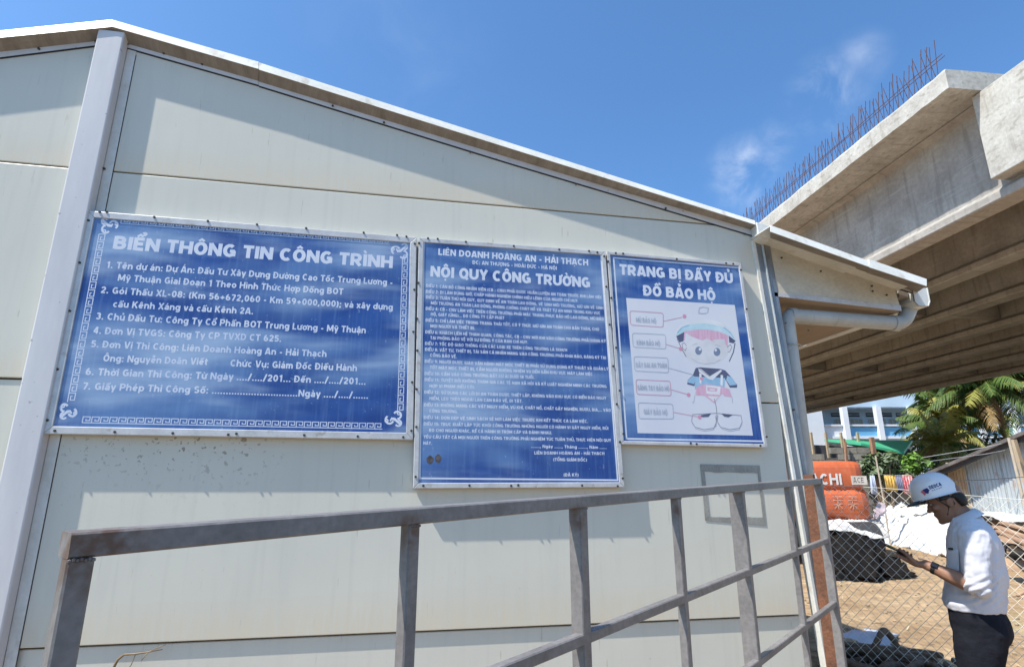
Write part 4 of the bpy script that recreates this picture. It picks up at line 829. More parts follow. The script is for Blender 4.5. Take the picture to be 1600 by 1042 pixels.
# ------------------------------------------------------------------ school behind
def school():
    z = 46.; u_ = FPX; O = atd(1258,789,z); O.z = 0
    b = thing('school_building', 'long blue and white school building with columns beyond the palms', 'building', (O.x,O.y,0), -YAW)
    # local x along the facade (image right), local y away from camera
    X = lambda px, dy=0: ((px-800)*(z+1.55+dy)-(1258-800)*z)/FPX
    # heights on the facade plane (constant depth z): pixel y -> height
    H = lambda py: atd(1258,py,z).z; Dp = 0
    white = pm('school_white', (.76,.78,.79), (.66,.69,.72), scale=.4, rough=.7); lb = pm('school_pale_blue', (.50,.63,.73), (.44,.57,.68), scale=.5, rough=.7); bl = pm('school_blue', (.12,.36,.58), (.16,.42,.64), scale=.6, rough=.6); dk = pm('school_dark', (.03,.035,.05)); sh = pm('shutter', (.44,.40,.33), (.34,.31,.26), scale=3, stretch=(8,1,1))
    x1 = X(1760)
    hp0, hp1, hb, ht, hg = H(684), H(661), H(630), H(585), H(690)
    mb = MB(); mb.box((x1/2, 2.8+4, ht/2), (x1, 8, ht)); mb.build('rear_wall', lb, b)
    mb = MB(); mb.box((X(1283)-1.4, 1.2, (ht)/2), (2.8, 3.4, ht)); mb.build('end_wall', white, b)
    mb = MB(); mb.box((X(1283)+1.3,.25,(hp0+hp1)/2-.1), (2.3,.32,hp1-hp0+.2)); mb.build('corner_parapet', white, b)
    mb = MB(); mb.box((x1/2+1.6, .18, (H(664)+H(679))/2), (x1-3.2, .16, H(664)-H(679))); mb.build('blue_parapet', bl, b)
    mb = MB(); mb.box((x1/2+.8, .14, hp1), (x1-1.6,.36,.14)); mb.box((x1/2+.8,.14,H(681)), (x1-1.6,.4,.2)); mb.build('parapet_rail', white, b)
    mb = MB(); mb.box((x1/2, 1.6, H(686)), (x1,3.0,.3)); mb.build('floor_slab', lb, b)
    mb = MB(); mb.box((x1/2, .9, (hb+ht)/2), (x1,1.4,ht-hb)); mb.build('roof_beam', lb, b)
    mb = MB(); mb.box((x1/2, 3.6, ht+.1), (x1+1, 6.6, .25)); mb.build('roof', white, b)
    k = 0; px = 1320
    while px < 1750:
        mb = MB(); mb.box((X(px+2), .0, hb/2), (.42,.46,hb)); mb.build('column', white if k % 1 == 0 else lb, b); px += 53; k += 1
    for i, (a, c) in enumerate(((1306,1316),(1330,1350),(1360,1370),(1382,1386),(1392,1401),(1411,1419),(1440,1460),(1470,1480),(1545,1560),(1575,1590),(1600,1625))):
        mb = MB(); mb.box(((X(a,2.7)+X(c,2.7))/2, 2.78, (H(645)+H(661))/2), (X(c)-X(a), .08, H(645)-H(661))); w = mb.build('window', sh, b)
        mb = MB(); xa, xc = X(a,2.7), X(c,2.7); nn = max(2, int((xc-xa)/.3))
        for q in range(nn+1): mb.box((xa+(xc-xa)*q/nn, 2.73, (H(645)+H(661))/2), (.04,.05,H(645)-H(661)))
        mb.build('window_frame', pm('mullion', (.62,.60,.55)), w)
    for (a, c) in ((1302,1316),(1326,1347),(1357,1369),(1378,1398),(1404,1418),(1440,1470)):
        mb = MB(); mb.box(((X(a,2.7)+X(c,2.7))/2, 2.76, (H(634)+H(640.5))/2), (X(c)-X(a),.06,H(634)-H(640.5))); v = mb.build('vent', dk, b)
        mb = MB(); mb.box(((X(a,2.7)+X(c,2.7))/2, 2.71, H(637)), (X(c)-X(a),.05,.06)); mb.build('vent_bar', lb, v)
    mb = MB()
    for i in range(14): mb.box((X(1300+i*32), 2.7, H(720)), (1.1,.1,2.0))
    mb.build('ground_floor_opening', dk, b)
    k = 62/46; b.location = CAM+(b.location-CAM)*k; b.scale = (k,)*3
school()
# ------------------------------------------------------------------ things between school and fence
def quad_slab(name, px4, deps, th, m, parent=None):
    P = [atd(p[0], p[1], d) for p, d in zip(px4, deps)]; return P
def backdrop():
    # green sheet roof on a low shed
    t = thing('green_roof_shed', 'low dark shed with a green sheet roof below the school', 'shed', atd(1340,706,20)*1)
    t.location.z = 0; P = t.location
    a = [atd(1290,686.5,31), atd(1345,688,31), atd(1378,695,30), atd(1330,694,29.5)]
    A, B_, C_, D_ = atd(1288,686,21.2)-P, atd(1425,688,21.8)-P, atd(1412,706,19.4)-P, atd(1345,692,19.4)-P
    mb = MB(); q = [A, D_, C_, B_]; mb.hexa(q, [v+Vector((0,0,-.08)) for v in q]); mb.build('roof', pm('green_sheet', (.06,.38,.20), (.09,.45,.27), scale=1.5, rough=.4, stretch=(6,1,1)), t)
    mb = MB(); q = [atd(1262,690,20.4)-P, atd(1420,690,20.4)-P]; z0 = q[0].z
    mb.hexa([Vector((q[0].x,q[0].y,0)), Vector((q[1].x,q[1].y,0)), Vector((q[1].x,q[1].y,z0-.25)), Vector((q[0].x,q[0].y,z0-.1))], [Vector((q[0].x,q[0].y+.2,0)), Vector((q[1].x,q[1].y+.2,0)), Vector((q[1].x,q[1].y+.2,z0-.25)), Vector((q[0].x,q[0].y+.2,z0-.1))]); mb.build('wall', pm('shed_dark', (.075,.075,.085), (.05,.045,.045), scale=2), t)
    for px in (1270,1293,1317,1343): mb = MB(); p = atd(px,700,20.2)-P; mb.box((p.x,p.y,p.z), (.07,.07,1.1)); mb.build('stud', pm('stud_wood', (.42,.32,.2)), t)
    # old block wall
    p0, p1 = atd(1245,706,18.8), atd(1372,706,18.4); w = thing('block_wall', 'grey weathered concrete block wall behind the orange excavator', 'wall', ((p0.x+p1.x)/2,(p0.y+p1.y)/2,0), math.atan2(p1.y-p0.y,p1.x-p0.x)); ln = (p1-p0).length; h = p0.z
    mb = MB(); rr = random.Random(8)
    for row in range(int(h/.2)+1):
        x = -ln/2+(row%2)*.2
        while x < ln/2:
            if not (row >= int(h/.2)-1 and rr.random() < .25): mb.box((x+.2, rr.uniform(-.012,.012), row*.2+.1), (.385,.18,.188))
            x += .4
    mb.build('blocks', pm('block_grey', (.27,.25,.21), (.14,.13,.11), scale=3, rough=.95, fine=.2), w)
    mb = MB(); mb.box((0,.0,h/2-.1), (ln-.1,.12,h-.2)); mb.build('mortar', pm('mortar', (.10,.09,.08)), w)
    # wooden posts
    for px, py, z, lab in ((1361,683,18.2,'broken reddish wooden post against the green roof'),(1318,686,18.4,'thin weathered wooden stake before the school parapet')):
        p = atd(px,py,z); o = MB(); o.bar((0,0,0),(.03,.02,p.z), .12 if px > 1350 else .06, .1 if px > 1350 else .06, (0,1,0)); o.bar((-.06,0,p.z*.62),(.05,0,p.z*.97), .06,.06,(0,1,0))
        k = o.build('wooden_post', pm('post_wood', (.36,.20,.12), (.25,.14,.09), scale=6, rough=.9)); k.location = (p.x,p.y,0); tag(k, lab, 'post')
    bush('leafy_bush', 'grey green large-leaved bush beside the orange excavator', 'bush', atd(1382,730,17.5), (.62,.6,.52), 900, .12, [leaf_mat('leaf_grey', (.12,.16,.09), (.18,.22,.13)), leaf_mat('leaf_mid', (.055,.09,.035), (.09,.13,.05))], 3)
    bush('leafy_bush', 'bright green small-leaved bush behind the washing line', 'bush', atd(1418,726,18.5), (.6,.6,.42), 900, .09, [leaf_mat('leaf_bright', (.13,.27,.03), (.18,.33,.05)), leaf_mat('leaf_bright_dark', (.06,.13,.02), (.09,.18,.03))], 4)
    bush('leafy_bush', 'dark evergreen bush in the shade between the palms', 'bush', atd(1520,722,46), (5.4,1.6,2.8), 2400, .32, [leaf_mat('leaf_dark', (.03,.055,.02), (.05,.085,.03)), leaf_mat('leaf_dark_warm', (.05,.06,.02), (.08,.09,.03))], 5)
    palm(1474,664,46,3.7,30,'coconut palm with a pale mid trunk left of the others', base_px=1471, seed=11, yellow=.22)
    palm(1472,624,50,3.7,26,'coconut palm with its crown tucked under the bridge soffit, farthest left', base_px=1480, seed=12, yellow=.35)
    palm(1540,604,45,4.6,34,'tall coconut palm with a thick brown leaning trunk', base_px=1566, seed=13, yellow=.22, trunk_r=.36)
    palm(1506,640,52,3.6,28,'coconut palm with drooping yellow fronds between the two trunks', base_px=1512, seed=17, yellow=.45)
    palm(1602,600,45,5.2,30,'dark coconut palm at the far right of the row', base_px=1590, seed=14, yellow=.1, trunk_r=.2)
    palm(1474,694,40,3.1,18,'short yellow coconut palm with low fronds', base_px=1474, seed=15, yellow=.75, trunk_r=.3)
    # tin shed
    t = thing('tin_shed', 'ramshackle corrugated tin shed with a dark sagging roof behind the man', 'shed', (*atd(1520,790,17).xy,0)); P = t.location
    a, c = atd(1488,775,17.3), atd(1650,783,14.0); dv = Vector((c.x-a.x, c.y-a.y, 0)); ln = dv.length; dv.normalize(); nv = Vector((dv.y,-dv.x,0))
    tin = pm('tin_grey', (.47,.50,.50), (.38,.41,.42), scale=1.6, rough=.5, metal=.15, stretch=(2,2,.4), fine=.08); mul_layer(tin, noise_fac(tin, 2.4, .60, .70, .85, (1,1,.7)), (.33,.18,.10)); mul_layer(tin, noise_fac(tin, 1.3, .56, .7, .5), (.30,.30,.28))
    rust = pm('tin_rust', (.42,.24,.14), (.52,.40,.25), scale=3, rough=.8, fine=.15)
    rr = random.Random(6); x = 0; base = Vector((a.x,a.y,0))-P
    ztop = lambda u: (a.z+.95)+(.62)*u
    while x < ln-.1:
        wd = rr.uniform(.55,.8); nn = 12; u = x/ln; zt = ztop(u)+rr.uniform(-.04,.06); zb = .55+rr.uniform(-.1,.2); rows = []
        for i in range(nn+1):
            xx = x+wd*i/nn; off = nv*(.014*cos(i*pi)+.02*(int(x*3)%2)); rows.append([base+dv*xx+off+Vector((0,0,zb)), base+dv*xx+off+Vector((0,0,zt)), base+dv*xx+off-nv*.006+Vector((0,0,zt)), base+dv*xx+off-nv*.006+Vector((0,0,zb))])
        mb = MB(); mb.loft(rows); mb.build('wall_sheet', rust if (x < .4 or rr.random() < .12) else tin, t); x += wd*.93
    mb = MB(); q = [base, base+dv*ln]; mb.hexa([q[0]-nv*.05, q[1]-nv*.05, q[1]-nv*.05+Vector((0,0,.8)), q[0]-nv*.05+Vector((0,0,.8))], [v-nv*.06 for v in (q[0]-nv*.05, q[1]-nv*.05, q[1]-nv*.05+Vector((0,0,.8)), q[0]-nv*.05+Vector((0,0,.8)))]); mb.build('base_board', rust, t)
    r0, r1 = atd(1425,747,18.0)-P, atd(1640,655,13.75)-P
    mb = MB(); rv = (r1-r0).normalized(); back = -nv*3.5+Vector((0,0,.35)); q = [r0, r1, r1+back, r0+back]; mb.hexa(q, [v+Vector((0,0,-.09)) for v in q]); mb.build('roof', pm('roof_rusty', (.17,.145,.13), (.09,.075,.07), scale=3, rough=.8), t)
    mb = MB(); mb.bar(r0+Vector((0,0,-.13))-nv*.12, r1+Vector((0,0,-.13))-nv*.12, .06, .12); mb.build('eaves_beam', pm('beam_dark', (.06,.05,.045)), t)
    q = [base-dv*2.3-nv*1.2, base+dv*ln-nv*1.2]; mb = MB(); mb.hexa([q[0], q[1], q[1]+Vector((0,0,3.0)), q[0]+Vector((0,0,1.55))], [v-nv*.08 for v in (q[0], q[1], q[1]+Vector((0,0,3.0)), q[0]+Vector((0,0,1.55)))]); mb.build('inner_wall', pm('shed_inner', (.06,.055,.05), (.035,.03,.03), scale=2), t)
    p = atd(1592,700,14.6)-P; mb = MB(); mb.bar((p.x-.12,p.y,2.75),(p.x+.14,p.y,.3), .11,.1,(0,1,0)); mb.build('wooden_stud', pm('stud_pale', (.48,.38,.26), (.38,.29,.19), scale=4, stretch=(1,1,.3)), t)
    # clothes line
    pA, pB = atd(1355,739,16.5), atd(1470,742,16.5); L_ = pB-pA; mb = MB(); mb.tube([pA-pA, L_*.5+Vector((0,0,-.06)), L_], .006, 5)
    o = mb.build('clothes_line', pm('cord', (.3,.28,.24))); o.location = pA; tag(o, 'sagging cord carrying washing between the bushes and the shed', 'line')
    for (u0, u1, hh, c1, c2, lab) in ((1381,1398,.42,(.62,.34,.06),(.75,.55,.18),'orange and yellow striped cloth hanging on the washing line'),(1398.5,1409,.40,(.30,.31,.42),(.22,.23,.33),'grey blue cloth hanging on the washing line'),(1409.5,1425,.50,(.62,.05,.08),(.72,.45,.42),'red and white cloth hanging on the washing line'),(1359,1366,.5,(.55,.6,.7),(.4,.45,.6),'pale shirt on the washing line next to the excavator')):
        A, B_ = atd(u0,742.5,16.5), atd(u1,743,16.5); n = 14; rows = []; d = (B_-A)
        for i in range(n+1):
            p = d*(i/n); w = Vector((0,.03*sin(i*1.7+u0),0)); rows.append([p+Vector((0,-.012,0)), p+w+Vector((0,0,-hh*.5)), p+w*1.5+Vector((.0,0,-hh*(1+.04*sin(i)))), p+w*1.5+Vector((0,.012,-hh*(1+.04*sin(i)))), p+w+Vector((0,.012,-hh*.5)), p+Vector((0,.004,.012))])
        mb = MB(); mb.loft(rows); o = mb.build('hanging_cloth', pm('cloth_%d' % u0, c1, c2, scale=9, rough=.9, stretch=(3,3,.8), lo=.45, hi=.55), smooth=True); o.location = A; tag(o, lab, 'laundry', 'washing on the line')
    # poles
    for (px, py, z, r, lab) in ((1369,712,16,.022,'thin pale pole standing in front of the leafy bush'),(1577,684,14.4,.035,'slim wooden pole rising past the tin shed eaves')):
        p = atd(px,py,z); mb = MB(); mb.tube([(0,0,0),(.01,0,p.z*.5),(-.02,0,p.z)], r, 8); o = mb.build('pole', pm('pole_pale', (.50,.42,.32), (.4,.33,.25))); o.location = (p.x,p.y,0); tag(o, lab, 'pole')
    for (a_, b_, z, lab) in (((1440,715),(1640,676),15,'upper of two thin wires crossing in front of the palms'),((1440,722),(1640,690),15,'lower of two thin wires crossing in front of the palms'),((1430,751),(1640,742),14,'dark cable stretched across the front of the tin shed')):
        A, B_ = atd(*a_,z), atd(*b_,z); mb = MB(); mb.tube([Vector(), (B_-A)*.5+Vector((0,0,-.05)), B_-A], .008, 5); o = mb.build('wire', pm('wire_pale', (.45,.45,.45)) if z > 14.5 else pm('wire_dark', (.06,.06,.06))); o.location = A; tag(o, lab, 'wire')
backdrop()
# ------------------------------------------------------------------ excavator
def excavator():
    orange = pm('machine_orange', (.60,.145,.055), (.50,.115,.045), scale=2, rough=.35, fine=.06); mul_layer(orange, noise_fac(orange, 5, .55, .75, .5), (.50,.22,.12))
    dk = pm('machine_dark', (.04,.04,.042)); wh = pm('machine_white', (.75,.72,.68))
    z = 13.0; A = atd(1368,790,z); e = thing('excavator', 'orange tracked excavator seen from behind at the corner of the office', 'excavator', (A.x,A.y,0), -YAW-R(4))
    # local x: image right (0 = right edge), y: away
    H = lambda py: atd(1357,py,z).z
    w = 2.7; zb, zm, zt = H(812), H(765), H(719.5)
    def block(name, z0, z1, inset, depth, bulge, m):
        rings = []
        for i in range(9):
            v = i/8; zz = z0+(z1-z0)*v; k = bulge*sin(pi*v)**.5 if bulge else 0; rad = .40; ring = []
            hw = w/2-inset
            for (cx, cy, a0) in ((-hw+rad, depth-rad, 90),(-hw+rad, rad-k, 180),(hw-rad, rad-k, 270),(hw-rad, depth-rad, 0)):
                for q in range(6): a = R(a0+90*q/5); ring.append(Vector((-w/2+cx+rad*cos(a), cy+rad*sin(a), zz)))
            rings.append(ring)
        # rounded top
        top = rings[-1]; cen = sum(top, Vector())/len(top)
        rings.append([cen+(p-cen)*.97+Vector((0,0,.05)) for p in top]); rings.append([cen+(p-cen)*.90+Vector((0,0,.075)) for p in top])
        mb = MB(); mb.loft(rings); return mb.build(name, m, e, smooth=False)
    cw = block('counterweight', zb, zm-.015, 0.02, 1.5, .10, orange); bevel(cw, .02)
    hd = block('engine_hood', zm+.015, zt-.07, .05, 1.9, .04, orange); bevel(hd, .02)
    mb = MB(); mb.box((-w/2, 1.2, zm), (w-.2, 1.6, .05)); mb.build('seam_strip', dk, e)
    # lettering on the rear face
    ymin = -.05
    mb = MB()
    def fr_at(px0, py0): 
        x0 = (px0-1357)/FPX*z; zz = H(py0); return (lambda u, v, n: Vector((x0+u, ymin-.005-n, zz+v)))
    text(mb, "HITACHI", fr_at(1228,757), (1310-1228)/FPX*z, .25, t=.2); mb.build('lettering', wh, hd, fix=False)
    mb = MB(); mb.box(((1336.5-1357)/FPX*z, -.02-.028, H(750)), (.34,.012,.20)); pl_ = mb.build('plate', pm('plate_white', (.66,.62,.55), (.52,.45,.38), scale=8), hd)
    mb = MB(); x0 = (1327-1357)/FPX*z; text(mb, "ACE", lambda u, v, n: Vector((x0+u, -.0555-n, H(754)+v)), .24, .12, t=.1); mb.build('plate_print', dk, pl_, fix=False)
    # two faded emblem marks low on the counterweight
    for cx in (1291,1313):
        mb = MB(); x0 = (cx-1357)/FPX*z; zz = H(795)
        for s_ in ([(0,.2),(.2,.2)],[(.1,.26),(.1,0)],[(0,.1),(.2,.12)],[(.02,.02),(.09,.1)],[(.18,.01),(.11,.1)],[(0,.28),(.2,.28)]):
            for q in ribbon(s_, .022): mb.add([(x0+p.x, -.108, zz+p.y) for p in q], ((0,1,2,3),))
        mb.build('emblem', pm('emblem_faded', (.66,.40,.30), (.60,.24,.13), scale=30, lo=.45, hi=.55), cw, fix=False)
    for sx in (-.55, -2.3):
        rings = []
        for (cy, a0, a1) in ((-.0,270,90),(3.2,90,-90)):
            pass
        prof = [(cy+.42*cos(R(a)), .42+.42*sin(R(a))) for cy, a0, a1 in ((2.9,-90,90),(-.3,90,270)) for a in [a0+(a1-a0)*i/8 for i in range(9)]]
        mb = MB(); mb.prism([(sx-.26,y,zz) for y, zz in prof], (.52,0,0)); tr = mb.build('track', dk, e)
    mb = MB(); mb.box((-w/2,1.6,.66), (1.3,2.2,.30)); mb.build('undercarriage', dk, e)
    mb = MB(); mb.box((-2.1,2.9,(zm+2.9)/2), (1.0,1.5,2.9-zm)); c = mb.build('cab', orange, e); bevel(c, .08)
    mb = MB(); mb.box((-2.1,2.14,2.35), (.8,.02,.7)); mb.box((-1.59,2.9,2.3), (.02,1.1,.8)); mb.build('cab_window', pm('cab_glass', (.03,.04,.05), rough=.08), c)
    mb = MB(); mb.bar((-1.3,3.2,1.7),(-1.4,6.0,4.3), .45,.5); mb.bar((-1.4,6.0,4.3),(-1.4,8.4,1.5), .35,.4); mb.build('boom', orange, e)
excavator()
# ------------------------------------------------------------------ tarps, boards, ropes
def sheet(name, label, cat, corners, deps, nx, ny, amp, m, seed, th=.012, group=None, freq=1.6, ragged=.04, sag=0):
    P = [atd(p[0], p[1], d) if d else onz(p[0], p[1], .05) for p, d in zip(corners, deps)]; o0 = sum(P, Vector())/4; o0.z = 0; rows = []; rr = random.Random(seed)
    for j in range(ny+1):
        v = j/ny; row = []
        for i in range(nx+1):
            u = i/nx; p = P[0]*(1-u)*(1-v)+P[1]*u*(1-v)+P[2]*u*v+P[3]*(1-u)*v
            n = noise.noise((p.x*freq, p.y*freq, seed))*.6+noise.noise((p.x*freq*2.7, p.y*freq*2.7, seed+9))*.4+.35*abs(noise.noise((p.x*freq*5, p.y*freq*3, seed+3)))
            e = 1 if 0 < i < nx and 0 < j < ny else 0
            q = p+Vector((0,0,n*amp+sag*sin(pi*u)*sin(pi*v)))
            if not e: q += Vector((rr.uniform(-1,1), rr.uniform(-1,1), 0))*ragged
            row.append(q-o0)
        rows.append(row)
    mb = MB(); n1 = nx+1
    vs = [q for r in rows for q in r]; b = len(vs); vs += [q+Vector((0,0,-th)) for q in vs]
    fs = []
    for j in range(ny):
        for i in range(nx):
            f = (j*n1+i, j*n1+i+1, (j+1)*n1+i+1, (j+1)*n1+i); fs.append(f); fs.append(tuple(b+k for k in reversed(f)))
    edge = [i for i in range(n1)]+[j*n1+nx for j in range(1,ny+1)]+[ny*n1+i for i in range(nx-1,-1,-1)]+[j*n1 for j in range(ny-1,0,-1)]
    for k in range(len(edge)): a, c = edge[k], edge[(k+1)%len(edge)]; fs.append((a, b+a, b+c, c))
    mb.add(vs, fs); o = mb.build(name, m, smooth=True); o.location = o0; tag(o, label, cat, group); return o
def clutter():
    white = pm('tarp_white', (.58,.56,.52), (.40,.46,.54), scale=2.2, rough=.6, bump=.7, bscale=5, lo=.48, hi=.66, fine=.12); mul_layer(white, noise_fac(white, 3.2, .60, .7, .6), (.42,.36,.28))
    grey = pm('tarp_shaded_grey', (.17,.18,.19), (.11,.12,.135), scale=2, rough=.6, bump=.6, bscale=5); blue = pm('tarp_bluegrey', (.48,.52,.58), (.36,.40,.46), scale=5, rough=.45, bump=.6, bscale=8)  # grey tarp colour darkened to stand in for shade
    black = pm('net_black', (.009,.008,.008), (.017,.015,.013), scale=8, rough=.95, bump=.6, bscale=16, spec=.04)
    sheet('white_tarp', 'large crumpled white tarp with pale blue patches lying beyond the fence', 'tarp', ((1352,846),(1500,871),(1500,788),(1372,784)), (0,0,17,17.5), 44, 34, .30, white, 2)
    sheet('white_tarp', 'narrow white tarp strip spread at the foot of the orange excavator', 'tarp', ((1285,826),(1390,843),(1375,806),(1288,812)), (11.6,12.2,13.4,12.6), 24, 12, .12, white, 5)
    sheet('white_tarp', 'sunlit white tarp strip behind the shoulder of the man', 'tarp', ((1530,806),(1650,822),(1650,806),(1528,797)), (13,12,15,16), 24, 10, .10, white, 8)
    sheet('shaded_tarp', 'grey tarp in front of the tin shed, shade put into its colour', 'tarp', ((1490,798),(1660,812),(1660,780),(1490,774)), (16.2,15.2,17,18), 24, 10, .12, grey, 4)
    sheet('black_netting', 'black netting heaped on the soil behind the fence', 'netting', ((1278,902),(1378,905),(1362,842),(1283,826)), (0,0,11.3,11.6), 40, 30, .24, black, 6, sag=.16, freq=2.4)
    sheet('black_netting', 'black netting trailing out flat from its heap', 'netting', ((1366,904),(1432,900),(1404,872),(1362,874)), (0,0,11.6,11.4), 26, 14, .14, black, 7, freq=2.6)
    sheet('plastic_sheet', 'grey plastic sheet crumpled on the ground near the gate end', 'sheet', ((1290,1016),(1392,1008),(1402,990),(1294,968)), (0,0,0,0), 30, 14, .08, blue, 3)
    pk = sheet('plastic_bag', 'pinkish plastic wrapping standing by the excavator', 'bag', ((1362,812),(1382,806),(1384,786),(1372,784)), (12.9,13,13.2,13.2), 10, 10, .10, pm('wrap_pink', (.62,.52,.54), (.42,.32,.34), scale=6, rough=.4), 12)
    # dark band of sleepers under the shed / behind tarps
    a, c = atd(1358,776,20), atd(1660,770,16); o = MB(); d = c-a
    o.hexa([Vector((0,0,0)), Vector((d.x,d.y,0)), Vector((d.x,d.y,c.z)), Vector((0,0,a.z+.12))], [Vector((.05,.25,0)), Vector((d.x+.05,d.y+.25,0)), Vector((d.x+.05,d.y+.25,c.z)), Vector((.05,.25,a.z+.12))])
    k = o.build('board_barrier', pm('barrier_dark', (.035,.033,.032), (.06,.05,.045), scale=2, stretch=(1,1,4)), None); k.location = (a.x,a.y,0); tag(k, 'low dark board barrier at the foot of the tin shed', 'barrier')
    # boards
    wood = pm('old_board', (.42,.27,.17), (.27,.17,.11), scale=4, rough=.85, stretch=(1,1,1), fine=.15)
    for i, (p, q, z0, z1, lab) in enumerate((((1556,822),(1660,860),12.2,10.6,'reddish old board leaning uppermost in the heap at right'),((1562,829),(1655,872),12,10.4,'brown old board under the reddish one in the heap at right'),((1560,838),(1640,884),11.8,10.2,'short dark board lowest in the heap at right'),((1566,816),(1668,846),12.6,11.2,'pale thin board at the back of the heap at right'))):
        A, B_ = atd(*p,z0), atd(*q,z1); mb = MB(); mb.bar(Vector(), B_-A, .18, .035, (0,0,1)); o = mb.build('old_board', wood); o.location = A; tag(o, lab, 'board', 'boards in the heap beyond the fence')
    mb = MB(); rr = random.Random(3)
    c = onz(1585,862)
    mb.ell((0,0,.2), (1.5,1.2,.42), None, 18); o = mb.build('soil_heap', pm('heap_soil', (.36,.25,.16), (.25,.17,.11), scale=3, rough=.95, bump=1, bscale=6), smooth=True)
    p = atd(1612,866,12.2); o.location = (p.x, p.y, -.25); tag(o, 'low heap of brown soil carrying the old boards at right', 'soil heap')
    A, B_ = atd(1567,858,10.3), atd(1586,862,9.6); mb = MB(); n = 20; d = (B_-A).normalized()
    mb.tube([A-A, B_-A], .13, 20, cap=False); mb.tube([A-A, B_-A], .112, 20, cap=False); o = mb.build('black_pipe', pm('pipe_black', (.02,.02,.022), rough=.4)); o.location = A; tag(o, 'short black plastic pipe lying open end toward the man', 'pipe')
    for i, (p, q, z0, z1, lab) in enumerate((((1436,872),(1470,884),11.6,11.0,'short brown stick at the front hem of the large white tarp'),((1330,800),(1375,786),13.0,13.2,'pale lath propped between the excavator and the pink wrapping'),((1590,930),(1640,915),8.2,8.6,'dark bent stick lying on the soil right of the man'))):
        A, B_ = atd(*p,z0), atd(*q,z1); A.z = max(A.z, .06); B_.z = max(B_.z, .06); mb = MB(); mb.tube([Vector(), (B_-A)*.4+Vector((0,0,.03)), (B_-A)*.7+Vector((0,0,.02)), B_-A], .022, 6, r1=.012); o = mb.build('wooden_stick', wood, smooth=True); o.location = A; tag(o, lab, 'stick')
    # ropes / hoses near the gate
    rope = pm('rope_grey', (.20,.145,.10), (.13,.09,.06), scale=30, rough=.9, bump=.4, bscale=160)
    c = onz(1402,1062); rr = random.Random(21); mb = MB()
    for k in range(9):
        a = rr.uniform(0,6.28); pts = []; L = rr.uniform(.6,1.1)
        for i in range(16):
            u = i/15-.5; pts.append(Vector((cos(a)*L*u*1.5+.12*sin(u*9+k), sin(a)*L*u*1.5+.12*cos(u*7+k*2), .05+.05*k*.35*(1-4*u*u)+.02*sin(i*1.3+k))))
        mb.tube(pts, .026, 8)
    mb.tube([Vector((.18*cos(t)*.8+.02, .1+.05*sin(2*t), .20+.17*sin(t))) for t in [i*pi/10-.6 for i in range(16)]], .027, 8)
    for k in range(4):
        r_ = .28+.07*k; mb.tube([Vector((r_*cos(t)*(1+.1*sin(3*t)), r_*sin(t), .06+.035*k+.03*sin(2*t+k))) for t in [i*2*pi/28 for i in range(27)]], .025, 8)
    o = mb.build('rope_coil', rope, smooth=True); o.location = c; tag(o, 'tangled heap of thick grey rope in the shade beside the gate', 'rope')
clutter()
